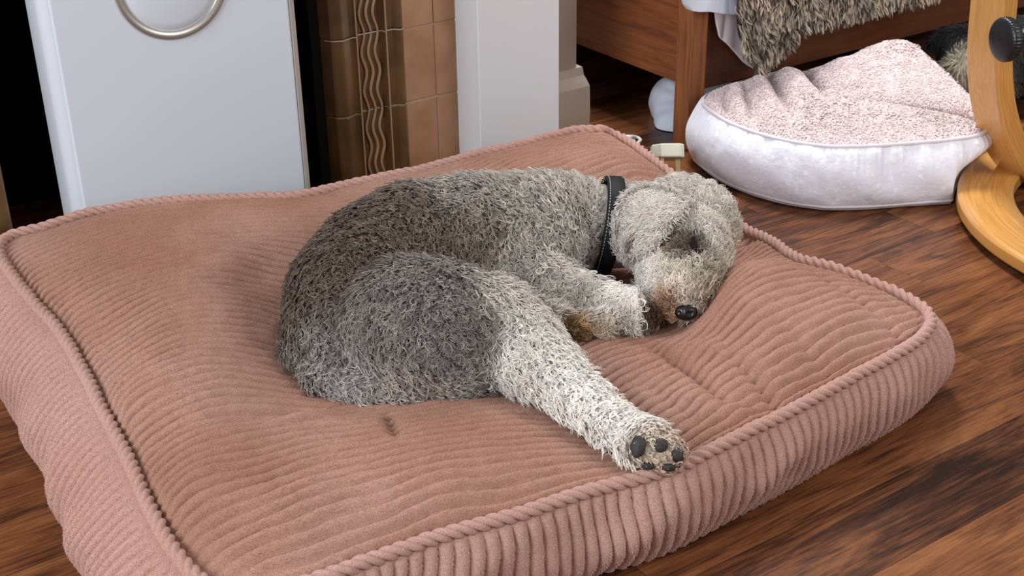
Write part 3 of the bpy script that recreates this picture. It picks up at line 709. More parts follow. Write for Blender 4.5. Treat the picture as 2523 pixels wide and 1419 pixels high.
# lie of the coat: towards the rump on the trunk, down the limbs, away from the nose on the head
fl_pts = [((1450, 520, .2), (1200, 500, .2)), ((1200, 500, .2), (950, 520, .2)), ((900, 560, .2), (720, 720, .18)), ((740, 760, .15), (800, 920, .13)), ((850, 940, .13), (1150, 960, .13)), ((1000, 700, .25), (900, 850, .2)),
          ((1100, 800, .25), (1260, 900, .2)), ((1300, 880, .17), (1560, 1080, .15)), ((1350, 700, .16), (1560, 770, .14)), ((1300, 600, .2), (1330, 720, .16)), ((1690, 620, .2), (1640, 480, .24)), ((1680, 720, .17), (1620, 680, .18)), ((1740, 640, .19), (1800, 560, .2))]
fc = np.array([(at(*a)+at(*b))/2 for a, b in fl_pts]); fd = unit(np.array([at(*b)-at(*a) for a, b in fl_pts]))
def lie(P):
    d2 = ((P[:, None]-fc[None])**2).sum(-1); w = 1/(d2+.0008)**2; w /= w.sum(1, keepdims=True)
    return unit(w@fd)
n_ = vnoise(R, 38, 41)
thin = vnoise(R, 95, 45)
fr = fur('coat', R, Nn, lie(R)+.5*np.stack([vnoise(R, 45, 42), vnoise(R, 45, 43), vnoise(R, 45, 44)], -1), par[:, 0]*rng.uniform(.75, 1.2, len(R))*(1+.12*thin), par[:, 1]*1.32*rng.uniform(.6, 1.4, len(R)), par[:, 2]*1.4*rng.uniform(.75, 1.25, len(R)), par[:, 3]*rng.uniform(.8, 1.25, len(R)),
         col*np.clip(1+(.16*n_+.32*rng.normal(size=len(R)))*np.clip(1.35-1.3*col.mean(1), .4, 1), .4, 1.9)[:, None], .00040, M_fur, dog, rng, strands=4, spread=.0007, clump=.85, messy=.85, phase=2.2*vnoise(R, 40, 46)*np.pi)

# ear: a leather-thin flap draped over the side of the head
ear_o = [(1610, 462), (1566, 470), (1536, 488), (1519, 530), (1515, 575), (1518, 612), (1538, 632), (1565, 630), (1595, 610), (1620, 585), (1650, 552), (1690, 515), (1672, 480)]
eo = np.array(ear_o, float); ectr = np.array([1585., 540.])
NE, NRr = 72, 14
eb = spline(np.c_[eo, np.zeros(len(eo))], NE, closed=True)[:, :2]
Pe = []
for k in range(NRr):
    s_ = (k/(NRr-1))**.85
    for q in eb:
        xy = ectr+(q-ectr)*s_
        Pe.append(hit(dog_sdf, xy[0], xy[1], .013+.006*(1-s_**3)))
Pe = np.array(Pe).reshape(NRr, NE, 3)
for _ in range(6):
    Pe[1:-1] = (Pe[:-2]+Pe[2:]+np.roll(Pe, 1, 1)[1:-1]+np.roll(Pe, -1, 1)[1:-1])/4
en = grad(dog_sdf, Pe.reshape(-1, 3)).reshape(NRr, NE, 3)
low = Pe-en*.0055
Vs = np.concatenate([Pe, Pe[-1:]-en[-1:]*.0028+unit(Pe[-1:]-Pe[-2:-1])*.0015, low[::-1]])
ear = mesh('ear', Vs, gridf(len(Vs), NE, False, True), M_skin, dog)
ear['label'] = 'folded floppy ear with curly edge'
ecol_f = lambda P: np.clip(np.array([.62, .572, .525])[None]+0*P+np.exp(-(((P-hit(dog_sdf, 1556, 604, .015))**2).sum(-1, keepdims=True)/.018**2)**2)*.9*(np.array([.15, .10, .085])-np.array([.62, .572, .525])), 0, 1)
vcol(ear, ecol_f(Vs.reshape(-1, 3))*.78)
EQ = gridf(NRr, NE, False, True); EV = Pe.reshape(-1, 3)
Re = sample(EV, EQ, 2600, rng); Ne = grad(dog_sdf, Re)
rim = Pe[-1]; rimR = np.repeat(rim, 9, 0)+rng.normal(size=(NE*9, 3))*.0015; rimN = unit(np.repeat(unit(Pe[-1]-Pe[-3]), 9, 0)+.8*grad(dog_sdf, rimR))
Re_n = len(Re)
Ra = np.vstack([Re, rimR]); Na = np.vstack([Ne, rimN])
tipd = unit(at(1545, 640, .15)-at(1620, 470, .22))
fur('ear_coat', Ra, Na, np.repeat(tipd[None], len(Ra), 0)+.4*np.stack([vnoise(Ra, 60, k) for k in (51, 52, 53)], -1), np.r_[rng.uniform(.007, .011, len(Re)), rng.uniform(.007, .011, len(rimR))], np.r_[np.full(len(Re), .0028), np.full(len(rimR), .0032)], 1.5, np.r_[np.full(len(Re), .3), np.full(len(rimR), .7)],
    ecol_f(Ra)*(1+.14*rng.normal(size=len(Ra)))[:, None], .00038, M_fur, ear, rng, strands=4, spread=.0008, clump=.7, messy=1.0)

# nose with comma nostrils
M_nose = simple('wet_black_nose', (.010, .0085, .009), .28, spec=.6, bump=(900, .25, .0005))
vz = unit(CAMP-nosec); nx = unit(np.cross((0, 0, 1.), vz)); ny = np.cross(vz, nx)
nc = nosec-vz*.004+ny*.001
def nose_f(p):
    q = np.stack([(p-nc)@nx, (p-nc)@ny, (p-nc)@vz], -1)
    d = (np.linalg.norm(q/np.array([.0165, .0125, .012]), axis=-1)-1)*.011
    for sgn, ox in ((1, .004), (-1, -.010)):
        a = np.array([ox, -.002, .011]); b = np.array([ox+sgn*.0035, -.0045, .010]); c2 = np.array([ox+sgn*.0048, .0015, .008])
        h1 = np.minimum(d_seg(q, a, .0030, b, .0022), d_seg(q, b, .0021, c2, .0011)); d = -smin(-d, h1, .0012)
    d = -smin(-d, d_seg(q, np.array([-.0035, -.010, .012]), .0004, np.array([-.0035, .004, .012]), .0004), .0012)
    return d
NV_, NQ_ = nets(nose_f, nc-.021, nc+.021, .0009)
mesh('nose', NV_, NQ_, M_nose, dog)
# closed eye: a dark slit between two lid rims
M_lid = simple('dark_eyelid', (.010, .007, .006), .9, spec=.1)
ep = np.array([hit(full_sdf, x, y, .0016) for x, y in ((1712, 584), (1706, 596), (1708, 610), (1715, 625), (1724, 640))])
tube('eyelid', spline(ep, 20), np.interp(np.linspace(0, 1, 20), [0, .3, .7, 1], [.0012, .0036, .0040, .0012]), M_lid, dog, sides=10)
ep2 = np.array([hit(full_sdf, x, y, .0035) for x, y in ((1717, 590), (1716, 600), (1719, 612), (1726, 622))])
tube('eyelid', spline(ep2, 16), .0009, M_lid, dog, sides=8)
# pads
M_pad = simple('black_paw_pad', (.014, .012, .011), .6, bump=(700, .6, .0008), var=(200, (.035, .030, .028), .2))
for k, (c, ((x, y), (a, b))) in enumerate(zip(padc, PADS)):
    n0 = unit(unit(CAMP-c)*.7+grad(full_sdf, c[None])[0]); ax_ = unit(np.cross((0, 0, 1.), n0)); ay = np.cross(n0, ax_)
    ellips('paw_pad', c+n0*.0005, [ax_, ay, n0], (a, b, .0048), M_pad, dog, nz=.14, seed=60+k)
# collar
M_collar = simple('black_leather', (.007, .008, .010), .62, spec=.25, bump=(500, .2, .0005)); M_stitch = simple('pale_stitching', (.45, .43, .38), .8)
cu = unit(np.cross(cax, (0, 0, 1.))); cv = np.cross(cu, cax)
NC = 120; th = np.linspace(0, 2*np.pi, NC, endpoint=False)
def neck_r(off_ax):
    rr = np.zeros(NC)
    dirs = np.cos(th)[:, None]*cv+np.sin(th)[:, None]*cu
    r_ = np.full(NC, .03); 
    for _ in range(40):
        f_ = full_sdf(cc0+cax*off_ax+dirs*r_[:, None]); r_ = r_-(f_-.0095)*.6; r_ = np.clip(r_, .03, .085)
    for _ in range(6): r_ = (r_+np.roll(r_, 1)+np.roll(r_, -1))/3
    return np.minimum(r_, .080), dirs
bw = .0132; Vc = []
prof_c = [(-bw, 0), (-bw, .0030), (-bw*.85, .0042), (0, .0046), (bw*.85, .0042), (bw, .0030), (bw, 0)]
r0, dirs = neck_r(0.0)
tilt = .010*np.cos(th)
for ox, hgt in prof_c: Vc.append(cc0+cax*(ox+tilt)[:, None]+dirs*(r0+hgt)[:, None])
collar = mesh('collar', np.array(Vc), gridf(len(prof_c), NC, True, True), M_collar, dog)
collar['label'] = 'black leather collar with pale stitching'
for i in range(0, NC):
    pass
sp = spline(cc0+cax*(-bw*.72+tilt)[:, None]+dirs*(r0+.0044)[:, None], NC*4, closed=True)
V, Fc = [], []
for i in range(0, NC*4, 5):
    a, b = sp[i], sp[(i+3) % (NC*4)]; k = len(V); dn = unit(a-cc0)*.0005; w_ = cax*.0006
    V += [a-w_, a+w_, b+w_, b-w_, a-w_*.6+dn, a+w_*.6+dn, b+w_*.6+dn, b-w_*.6+dn]
    Fc += [(k+4, k+5, k+6, k+7), (k, k+1, k+5, k+4), (k+1, k+2, k+6, k+5), (k+2, k+3, k+7, k+6), (k+3, k, k+4, k+7)]
mesh('stitching', V, Fc, M_stitch, collar, smooth=False)

# ------------------------------------------------------------------ wooden bed with its bedding
FX, FY = float(at(1690, 372)[0]), float(at(1690, 372)[1])
bed = empty('bed', (FX, FY, 0), 'reddish brown wooden bed frame on square legs, at the right beside the chimney breast', 'bed')
BB = .130
box('leg', (FX, FY, 0), (FX+.045, FY+.045, .42), M_bedpost, bed, bevel=.003)
box('end_panel', (FX+.010, FY+.045, BB+.004), (FX+.030, FY+.92, .42), M_bedwood, bed, bevel=.002)
box('side_rail', (FX+.045, FY+.014, BB-.01), (FX+2.0, FY+.036, .36), M_bedrail_shade, bed, bevel=.002)
box('slat_base', (FX+.03, FY+.036, .30), (FX+2.0, FY+.92, .33), M_bedrail_shade, bed)
def fabric(name, col, rough=.85, sheen=.2, bump=(35, .5, .006), dots=None, tr=None):
    m, nt, b = nmat(name); L = nt.links.new
    b.inputs['Roughness'].default_value = rough; b.inputs['Sheen Weight'].default_value = sheen; b.inputs['Specular IOR Level'].default_value = .2
    b.inputs['Base Color'].default_value = (*col, 1)
    tc = N(nt, 'ShaderNodeTexCoord')
    n = N(nt, 'ShaderNodeTexNoise', Scale=bump[0], Detail=4.0); L(tc.outputs['Object'], n.inputs['Vector'])
    bp = N(nt, 'ShaderNodeBump', Strength=bump[1], Distance=bump[2]); L(n.outputs['Fac'], bp.inputs['Height']); L(bp.outputs['Normal'], b.inputs['Normal'])
    if dots:
        vo = N(nt, 'ShaderNodeTexVoronoi', Scale=dots[0]); L(tc.outputs['Object'], vo.inputs['Vector'])
        r = N(nt, 'ShaderNodeValToRGB'); e = r.color_ramp.elements; e[0].position = .17; e[0].color = (*dots[1], 1); e[1].position = .24; e[1].color = (*col, 1)
        L(vo.outputs['Distance'], r.inputs['Fac']); L(r.outputs['Color'], b.inputs['Base Color'])
    return m
M_duvet = fabric('pale_blue_white_cotton', (.66, .71, .82), bump=(25, .6, .008))
M_sheet = fabric('pinkish_white_cotton', (.70, .63, .66), bump=(20, .5, .008))
M_petside = fabric('lilac_white_cotton', (.80, .80, .87), bump=(22, .7, .010), dots=(42, (.90, .90, .94)))
M_plush = fabric('pale_pink_plush', (.72, .58, .58), bump=(180, .8, .004), sheen=.4)
M_piping = fabric('pink_white_piping', (.68, .62, .66), bump=(60, .2, .001))

def hanging(name, pts, Y, th, mat, label, cat, wav=.01, freq=40, nu=90, nv=50, seed=0, parent=None, slope=0.0):
    """cloth panel hanging in front of the rail: pts = outline columns (px, top_py, bottom_py)"""
    pts = np.array(pts, float); xs_ = np.linspace(pts[0, 0], pts[-1, 0], nu)
    tp = np.interp(xs_, pts[:, 0], pts[:, 1]); bt = np.interp(xs_, pts[:, 0], pts[:, 2])
    G = np.zeros((nu, nv, 3))
    for i in range(nu):
        a, b = aty(xs_[i], tp[i], Y), aty(xs_[i], bt[i], Y)
        G[i] = a+(b-a)*np.linspace(0, 1, nv)[:, None]
    vv = np.linspace(0, 1, nv)[None]
    wv = wav*(vnoise(np.stack([G[..., 0]*freq, G[..., 2]*freq*.25], -1), 1, seed)+.3)*(0.3+.7*vv)
    G[..., 1] += -np.abs(wv)-slope*(1-vv)
    back = G.copy(); back[..., 1] += th
    ring = np.concatenate([G, back[:, ::-1]], 1)          # wraps round the bottom hem
    Fq = gridf(nu, 2*nv, False, True).tolist()
    n2 = 2*nv
    Fq += [(j, j+1, n2-2-j, n2-1-j) for j in range(nv-1)]
    Fq += [((nu-1)*n2+j+1, (nu-1)*n2+j, (nu-1)*n2+n2-1-j, (nu-1)*n2+n2-2-j) for j in range(nv-1)]
    o = mesh(name, ring.reshape(-1, 3), Fq, mat, parent)
    if label: tag(o, label, cat)
    return o, G
mt = box('mattress', (FX+.04, FY+.02, .424), (FX+1.95, FY+.9, .60), M_sheet, bevel=.03, seg=4); tag(mt, 'pale mattress lying on the wooden bed frame above the rail', 'mattress')
hanging('duvet', [(1688, -90, -6), (1694, -90, 14), (1706, -90, 27), (1720, -90, 29), (1745, -90, 28), (1780, -90, 34), (1815, -90, 36), (1850, -90, 30)], FY-.030, .02, M_duvet, 'pale blue white duvet edge hanging over the top of the bed post', 'duvet', .010, 22, seed=2)
hanging('bed_sheet', [(1764, -60, 34), (1766, -60, 60), (1772, -60, 90), (1790, -60, 108), (1810, -60, 128), (1830, -60, 152), (1845, -60, 163), (1862, -60, 172), (1870, -60, 150), (1875, -60, 120)], FY-.006, .006, M_sheet, 'pinkish white sheet corner hanging down the bed rail beside the shaggy throw', 'sheet', .008, 14, seed=3)
hanging('blanket', [(1935, -60, 84), (1950, -60, 76), (1980, -60, 62), (2005, -60, 50), (2015, -60, 30)], FY-.010, .004, fabric('dull_pink_fleece', (.45, .30, .26)), 'dull pink blanket edge showing below the shaggy throw on the bed rail', 'blanket', .003, 30, nu=30, nv=20, seed=4)
M_throw = attr_hair('shaggy_hair', .55, .35)
thr, GT = hanging('fur_throw', [(1816, -120, 20), (1820, -120, 76), (1828, -120, 112), (1838, -120, 132), (1852, -120, 152), (1868, -120, 168), (1885, -120, 150), (1910, -120, 128), (1928, -120, 104), (1940, -120, 76), (1965, -120, 58), (2000, -120, 46), (2060, -120, 36), (2120, -120, 22), (2180, -120, 8), (2260, -120, -12), (2300, -120, -30)],
               FY-.058, .008, M_throw, 'shaggy brown and cream fur throw draped over the bed rail', 'throw', .012, 55, nu=160, nv=70, seed=5, slope=.01)
tcol = lambda P, r_: np.array([.40, .335, .265])[None]*(1+.4*vnoise(P, 60, 71))[:, None]*r_.choice([.10, .3, .8, 1.3, 1.7], (len(P), 1))
Vt = np.array([v_.co[:] for v_ in thr.data.vertices]); vcol(thr, np.tile([.045, .032, .025], (len(Vt), 1)))
Rt = sample(GT.reshape(-1, 3), gridf(GT.shape[0], GT.shape[1]), 7500, rng)
ht = np.repeat(GT[:, -1], 5, 0)+rng.normal(size=(GT.shape[0]*5, 3))*.003; Rt = np.vstack([Rt, ht])
Nt = unit(np.array([0, -1., .15])[None]+.35*np.stack([vnoise(Rt, 45, k) for k in (72, 73, 74)], -1))
fur('shaggy_pile', Rt, Nt, np.array([0, 0, -1.])[None]+.6*np.stack([vnoise(Rt, 30, 75), 0*Rt[:, 0], vnoise(Rt, 30, 76)], -1), rng.uniform(.020, .032, len(Rt)), .0022, .8, .42, tcol(Rt, rng), .00050, M_throw, thr, rng, strands=7, spread=.0013, messy=.25, clump=.8)

# pillow under the bed
def pillow_f(p):
    A_, B_, C2, D2 = (atx(1660, 250, 1.90), atx(1730, 230, 2.02), atx(1666, 312, 1.86), atx(1740, 290, 1.98))
    d = smin(d_seg(p, A_, .056, B_, .07), d_seg(p, C2, .048, D2, .05), .04)
    return d+.0022*np.sin(150*(p[..., 2]*.9+p[..., 0]*.6)+2.5*vnoise(p, 14, 81))*np.clip((p[..., 2]-.05)*20, 0, 1)+.002*vnoise(p, 30, 82)
pc = atx(1690, 262, 1.97)
PV, PQ = nets(pillow_f, np.array([pc[0]-.2, pc[1]-.2, -.03]), np.array([pc[0]+.28, pc[1]+.26, .26]), .004)
dz = PV[:, 2].min(); PV[:, 2] = np.maximum(PV[:, 2], .002)
pl = mesh('pillow', PV, PQ, M_duvet); tag(pl, 'wrinkled bluish white pillow on the floor under the wooden bed, behind the post', 'pillow')

# ------------------------------------------------------------------ pink plush pet bed
ringp = [(1735, 256, .125), (1745, 268, .125), (1770, 286, .125), (1800, 303, .125), (1850, 323, .125), (1900, 338, .125), (1960, 351, .125), (2020, 359, .125), (2060, 362, .125), (2150, 360, .125), (2250, 353, .125), (2330, 346, .127), (2390, 338, .13), (2418, 330, .132), (2436, 312, .135),
         (2428, 290, .15), (2392, 240, .17), (2342, 190, .18), (2290, 143, .19), (2245, 108, .20), (2200, 101, .20), (2140, 118, .185), (2070, 152, .160), (2000, 172, .150), (1960, 184, .138), (1920, 178, .145), (1870, 190, .142), (1800, 209, .140), (1760, 224, .135), (1738, 240, .13)]
PR = spline(np.array([at(*q) for q in ringp]), 400, closed=True)
pb = empty('pet_bed', at(2080, 400, 0), 'pale pink plush pet bed with white gathered sides on the floor below the bed rail', 'pet bed')
ctr = at(2080, 265, .135); NRd = 70
s_ = np.linspace(.02, 1, NRd)[:, None, None]
TP = ctr+(PR[None]-ctr)*s_
zr = (1-s_[..., 0]**3)
fold_ = np.zeros(TP.shape[:2])
for (a, b, w_, am) in (((1890, 190), (1960, 300), .014, -.020), ((1975, 180), (2040, 258), .013, -.024), ((2035, 225), (2130, 250), .014, -.018), ((1830, 205), (1860, 300), .012, -.014), ((1930, 185), (2010, 290), .022, .018), ((2040, 180), (2130, 215), .03, .012), ((1860, 195), (1920, 310), .018, .014), ((1785, 215), (1800, 290), .011, -.012), ((1810, 210), (1830, 300), .012, .010)):
    fold_ += seg_g(TP, at(*a, .14), at(*b, .14), w_, am)
TP[..., 2] += .022*zr+(fold_+.003*vnoise(TP, 16, 91))*np.clip(zr*3, 0, 1)
plm = mesh('plush_top', TP, gridf(NRd, 400, False, True), M_plush, pb)
tr_, _, _ = frames(PR, True); PO = unit(np.stack([tr_[:, 1], -tr_[:, 0], 0*tr_[:, 0]], 1))
if ((PR[0]-ctr)@PO[0]) < 0: PO = -PO
for _ in range(30): PO = unit((PO+np.roll(PO, 4, 0)+np.roll(PO, -4, 0)))
tt = np.linspace(0, 1, 40)[None]
Sp = np.r_[0, np.cumsum(np.linalg.norm(np.diff(PR, axis=0), axis=1))][:, None]
gath = .0065*vnoise(np.stack(np.broadcast_arrays(Sp*85, tt*1.2), -1), 1, 92)*np.exp(-tt*3.0)*np.clip(tt*12, 0, 1)+.005*vnoise(np.stack(np.broadcast_arrays(Sp*14, tt*2), -1), 1, 93)*np.sin(np.pi*tt)
Dd = .034*np.sin(np.pi*np.clip(tt*.88, 0, 1))**.8+gath-.004*tt
SPd = PR[:, None]+PO[:, None]*Dd[..., None]; SPd[..., 2] = PR[:, 2][:, None]*(1-tt)+.003
rc_ = np.array([2.262, 1.10]); rv = SPd[..., :2]-rc_; rl = np.linalg.norm(rv, axis=-1); wz_ = np.clip((.125-SPd[..., 2])/.08, 0, 1); wz_ = wz_*wz_*(3-2*wz_)
SPd[..., :2] += rv/rl[..., None]*(np.clip(.452-rl, 0, 1)*wz_)[..., None]
mesh('side_panel', SPd, gridf(400, 40, True, False), M_petside, pb)
n_f = int(np.argmin(np.linalg.norm(PR-at(2436, 305, .137), axis=1)))
tube('piping', (PR+PO*.002+np.array([0, 0, .001]))[:n_f], .0042, M_piping, pb, sides=10)
bs = SPd[:, -3].copy(); tube('bottom_piping', spline(bs, 400, closed=True)+np.array([0, 0, .002]), .0035, M_piping, pb, sides=8, closed=True)
Rp = sample(TP.reshape(-1, 3), gridf(NRd, 400, False, True), 26000, rng)
e1 = np.gradient(TP, axis=1); e0 = np.gradient(TP, axis=0); nn = unit(np.cross(e0, e1)); nn *= np.sign(nn[..., 2:3]+1e-9)
from mathutils import kdtree
kd = kdtree.KDTree(NRd*400)
for i_, p_ in enumerate(TP.reshape(-1, 3)): kd.insert(p_, i_)
kd.balance(); ki = np.array([kd.find(p_)[1] for p_ in Rp]); Np = nn.reshape(-1, 3)[ki]
M_fleece = attr_hair('fleece_hair', .7, .2)
fl_ = np.clip(.5+.9*vnoise(Rp, 9, 95), 0, 1)*np.clip((Rp[:, 1]*-1+1.95)*4, .15, 1)
fur('fleece_pile', Rp, Np, np.array([-.3, -.5, -.2])[None]+1.2*np.stack([vnoise(Rp, 40, k) for k in (96, 97, 98)], -1), .004+.008*fl_*rng.uniform(.6, 1.2, len(Rp)), .0013, 1.0, .7,
    np.array([.84, .72, .71])[None]*rng.uniform(.82, 1.12, (len(Rp), 1)), .00042, M_fleece, plm, rng, strands=4, spread=.0010, K=7, messy=.5)

# ------------------------------------------------------------------ plug and lead
M_cream = simple('cream_plastic', (.70, .69, .56), .4); M_brass = simple('brass', (.55, .42, .18), .3, metal=.9); M_cord = simple('white_flex', (.62, .62, .60), .45)
p0 = at(1645, 375, .052); plug = empty('power_plug', p0, 'cream three-pin power plug lying beside the bed post, behind the cushion', 'plug')
rt = np.array([math.cos(AZ), -math.sin(AZ), 0]); hd_ = np.array([math.sin(AZ), math.cos(AZ), 0])   # screen right and heading on the ground
up3 = unit(np.array([0, 0, 1.])*.82+hd_*.50); xa = unit(rt+.12*hd_+np.array([0, 0, .10])); xa = unit(xa-up3*(xa@up3)); ya = np.cross(up3, xa)
def plug_prism(name, poly, z0, z1, mat, parent, bevel):
    return prism(name, [p0+xa*a*1.2+ya*b*1.2+up3*z0*1.25 for a, b in poly], None, up3*(z1-z0)*1.25, mat, parent, bevel)
plug_prism('body', [(-.027, -.008), (-.027, .010), (-.018, .020), (.018, .020), (.025, .014), (.025, -.014), (.018, -.020), (-.014, -.020)], -.011, .011, M_cream, plug, .0025)
mk = plug_prism('fuse_cover', [(-.006, -.006), (.008, -.006), (.008, .006), (-.006, .006)], .0108, .0118, simple('grey_pink_print', (.45, .36, .36), .5), plug, .0004)
for a, b, w_, d_, ln in ((.016, 0, .004, .002, .026), (-.012, -.011, .003, .002, .018), (-.012, .011, .003, .002, .018)):
    plug_prism('pin', [(a-w_, b-d_), (a+w_, b-d_), (a+w_, b+d_), (a-w_, b+d_)], -.011-ln, -.0105, M_brass, plug, .0006)
cab = [p0-xa*.031, p0-xa*.045-np.array([0, 0, .004]), at(1575, 382, .03), at(1560, 365, .022), at(1572, 352, .02), at(1578, 345, .02), at(1568, 338, .022), at(1545, 336, .03), at(1530, 340, .02), at(1500, 352, .01), at(1470, 372, .006)]
tube('lead', spline(np.array(cab), 120), .0035, M_cord, plug, sides=10)
cab2 = [at(1525, 352, .02), at(1540, 345, .03), at(1557, 336, .028), at(1562, 340, .02), at(1545, 350, .012), at(1520, 362, .008)]
tube('lead', spline(np.array(cab2), 60), .0033, M_cord, plug, sides=10)

# ------------------------------------------------------------------ black and white pet behind the chair
def pet_f(p):
    d = d_chain(p, [(2400, 165, .09, .070), (2470, 150, .10, .085), (2560, 140, .11, .09)], .03)
    d = d_chain(p, [(2370, 120, .12, .050), (2350, 110, .12, .040)], .03, d, .03)
    d = d_chain(p, [(2355, 175, .085, .035), (2345, 172, .08, .022)], .02, d, .02)
    d = d_chain(p, [(2355, 88, .15, .014), (2325, 92, .14, .016), (2300, 108, .12, .016)], .01, d, .012)
    return d
qc = at(2440, 150, .1)
QV, QQ = nets(pet_f, qc-np.array([.28, .24, .115]), qc+np.array([.3, .24, .14]), .008)
def pcol(P):
    cs = [((2360, 90, .16), .05, (.010, .009, .010)), ((2310, 100, .13), .04, (.010, .009, .010)), ((2420, 70, .19), .06, (.012, .011, .012)), ((2300, 140, .09), .03, (.02, .015, .013)), ((2380, 140, .13), .045, (.66, .60, .46)),
          ((2400, 190, .10), .05, (.70, .64, .50)), ((2333, 172, .10), .014, (.13, .05, .04)), ((2520, 200, .12), .05, (.40, .42, .40)), ((2500, 60, .2), .07, (.02, .02, .02)), ((2390, 230, .05), .04, (.34, .31, .25))]
    C_ = np.array([at(*c[0]) for c in cs]); S_ = np.array([c[1] for c in cs]); K_ = np.array([c[2] for c in cs])
    w = np.exp(-2*((P[:, None]-C_[None])**2).sum(-1)/S_**2)/S_+1e-9; w /= w.sum(1, keepdims=True); return w@K_
pet = mesh('pet', QV, QQ, M_skin); vcol(pet, pcol(QV)*.6)
tag(pet, 'black and cream furry pet resting behind the pink pet bed and bentwood chair', 'animal')
Rq = sample(QV, QQ, 9000, rng); Nq = grad(pet_f, Rq); k_ = Nq[:, 2] > -.5; Rq, Nq = Rq[k_], Nq[k_]
fur('coat', Rq, Nq, np.array([.1, -.3, -.8])[None]+.7*np.stack([vnoise(Rq, 14, k) for k in (101, 102, 103)], -1), .026, .0010, .5, .35, pcol(Rq), .0003, M_fur, pet, rng, strands=5, spread=.0015, K=7)

# ------------------------------------------------------------------ bentwood recliner base
chair = empty('recliner_chair', (2.25, 1.11, 0), 'golden bentwood recliner chair base with black knob, at the right edge', 'chair')
def beech_layers():
    m, nt, b = nmat('laminated_beech_edge'); L = nt.links.new
    tc = N(nt, 'ShaderNodeTexCoord'); a = N(nt, 'ShaderNodeAttribute', _attribute_name='lay')
    n = N(nt, 'ShaderNodeTexNoise', Scale=1.0, Detail=5.0)
    cb = N(nt, 'ShaderNodeCombineXYZ'); s = N(nt, 'ShaderNodeSeparateColor'); L(a.outputs['Color'], s.inputs[0])
    mu = N(nt, 'ShaderNodeMath', _operation='MULTIPLY'); L(s.outputs[0], mu.inputs[0]); mu.inputs[1].default_value = 36
    mv = N(nt, 'ShaderNodeMath', _operation='MULTIPLY'); L(s.outputs[1], mv.inputs[0]); mv.inputs[1].default_value = 9
    L(mu.outputs[0], cb.inputs[0]); L(mv.outputs[0], cb.inputs[1]); L(cb.outputs[0], n.inputs['Vector'])
    r = N(nt, 'ShaderNodeValToRGB'); e = r.color_ramp.elements; e[0].position = .36; e[0].color = (.52, .24, .055, 1); e[1].position = .60; e[1].color = (.66, .33, .09, 1)
    L(n.outputs['Fac'], r.inputs['Fac']); L(r.outputs['Color'], b.inputs['Base Color']); b.inputs['Roughness'].default_value = .3; b.inputs['Coat Weight'].default_value = .5
    return m
M_lam = beech_layers()
def lay(o, C):
    a = o.data.attributes.new('lay', 'FLOAT_COLOR', 'POINT'); c = np.ones((len(C), 4), np.float32); c[:, :2] = C; c[:, 2] = 0; a.data.foreach_set('color', c.ravel())
RC_, RO, RI, ZT, ZB = np.array([2.262, 1.10]), .445, .345, .040, .014
prr = [(RI, ZB), (RI, ZT-.003), (RI+.003, ZT), (RO-.004, ZT), (RO, ZT-.004), (RO, ZB+.003), (RO-.003, ZB)]
prr = np.array(prr); prr = np.vstack([np.linspace(prr[i], prr[(i+1) % 7], 5, endpoint=False) for i in range(7)])
tha = np.linspace(0, 2*np.pi, 200, endpoint=False)
Vr = np.stack([RC_[0]+prr[:, 0][None]*np.cos(tha)[:, None], RC_[1]+prr[:, 0][None]*np.sin(tha)[:, None], 0*tha[:, None]+prr[:, 1][None]], -1)
ro_ = mesh('base_ring', Vr, gridf(200, len(prr), True, True), M_lam, chair)
lay(ro_, np.stack(np.broadcast_arrays((prr[:, 0]-RI)[None]*6+(prr[:, 1]*14)[None], (np.cos(tha)*.6)[:, None]), -1).reshape(-1, 2))
es = ro_.modifiers.new('e', 'EDGE_SPLIT'); es.split_angle = math.radians(50)
pg_ = np.array([(RI+.01, 0.001), (RI+.01, ZB), (RO-.018, ZB), (RO-.018, 0.001)])
Vg = np.stack([RC_[0]+pg_[:, 0][None]*np.cos(tha)[:, None], RC_[1]+pg_[:, 0][None]*np.sin(tha)[:, None], 0*tha[:, None]+pg_[:, 1][None]], -1)
mesh('rubber_foot', Vg, gridf(200, 4, True, True), simple('black_rubber', (.01, .01, .01), .7), chair, smooth=False)
AY = 1.405
ap = np.array([aty(x, y, AY) for x, y in ((2500, -140), (2496, -60), (2490, 20), (2482, 100), (2479, 170), (2483, 240), (2494, 300), (2512, 355), (2535, 400), (2575, 445), (2640, 480))])
ap = spline(ap, 120); ap[:, 1] = AY
Ta = unit(np.gradient(ap, axis=0)); Na_ = np.stack([Ta[:, 2], 0*Ta[:, 0], -Ta[:, 0]], 1)
hw, dep = .0205, .070
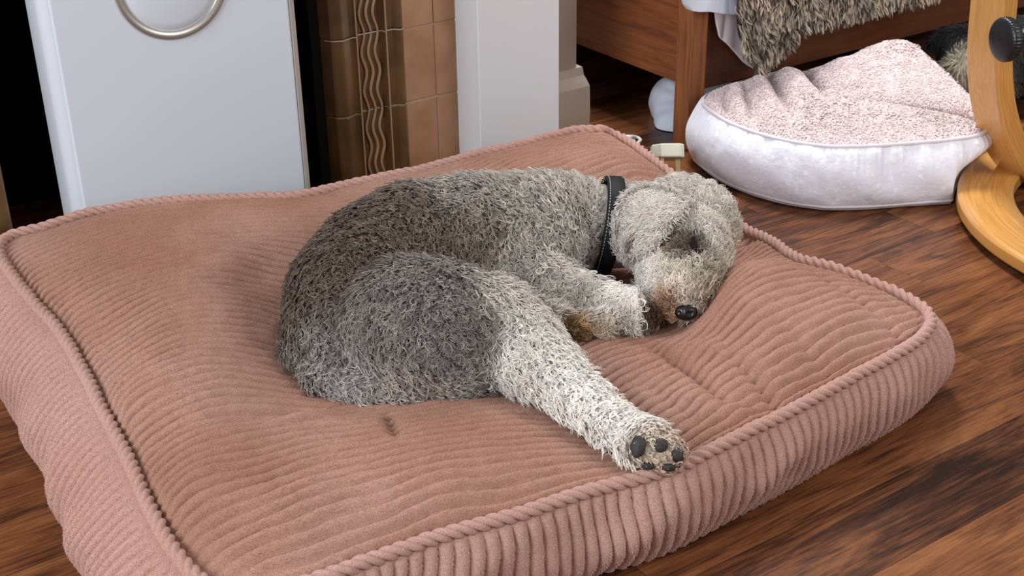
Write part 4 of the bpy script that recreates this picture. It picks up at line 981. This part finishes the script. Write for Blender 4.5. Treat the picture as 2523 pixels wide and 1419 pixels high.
cs_ = [(-hw+.002, 0), (hw-.002, 0), (hw, .002), (hw, dep-.002), (hw-.002, dep), (-hw+.002, dep), (-hw, dep-.002), (-hw, .002)]
cs_ = np.array(cs_); cs2 = np.vstack([np.linspace(cs_[i], cs_[(i+1) % 8], 8 if i in (0, 2, 4, 6) else 2, endpoint=False) for i in range(8)])
Va = ap[:, None]+Na_[:, None]*cs2[None, :, :1]+np.array([0, 1., 0])*cs2[None, :, 1:]
arm = mesh('curved_upright', Va, gridf(120, len(cs2), False, True), M_lam, chair)
arm.data.materials.append(M_beech)
fm = np.array([0 if abs(cs2[j, 1]) < .001 and abs(cs2[(j+1) % len(cs2), 1]) < .001 else 1 for j in range(len(cs2))]); arm.data.polygons.foreach_set('material_index', np.tile(fm, 119).astype(np.int32))
front_ = np.abs(cs2[:, 1]) < .001
lay(arm, np.stack(np.broadcast_arrays(np.where(front_, cs2[:, 0]*9, .2+cs2[:, 1]*.6)[None], np.linspace(0, 1.0, 120)[:, None]), -1).reshape(-1, 2))
es = arm.modifiers.new('e', 'EDGE_SPLIT'); es.split_angle = math.radians(50)
M_blackp = simple('black_plastic', (.008, .009, .011), .35, spec=.5)
kc = aty(2480, 97, AY-.045); kax = unit(np.array([-1., .30, 0]))
def kf(pr, th, R):
    g = (pr[:, 1:2] > .0372) & (pr[:, 0:1] < .016)
    return R-np.where(g, .0016*(np.cos(th*40)[None] > .2), 0)
knob = lathe('knob', [(-.008, .001), (-.008, .030), (-.006, .0365), (-.004, .0378), (0, .0380), (.004, .0380), (.007, .0378), (.0095, .036), (.012, .031), (.014, .018), (.015, .001)], kc, kax, M_blackp, chair, sides=160, rf=kf)
lathe('bolt', [(-.060, .001), (-.060, .010), (-.050, .016), (-.030, .017), (-.026, .010), (-.009, .010)], kc, kax, M_blackp, chair, sides=32)
lathe('washer', [(-.064, .002), (-.064, .024), (-.058, .027), (-.052, .024), (-.052, .002)], kc, kax, simple('steel', (.6, .6, .6), .3, metal=.9), chair, sides=40)
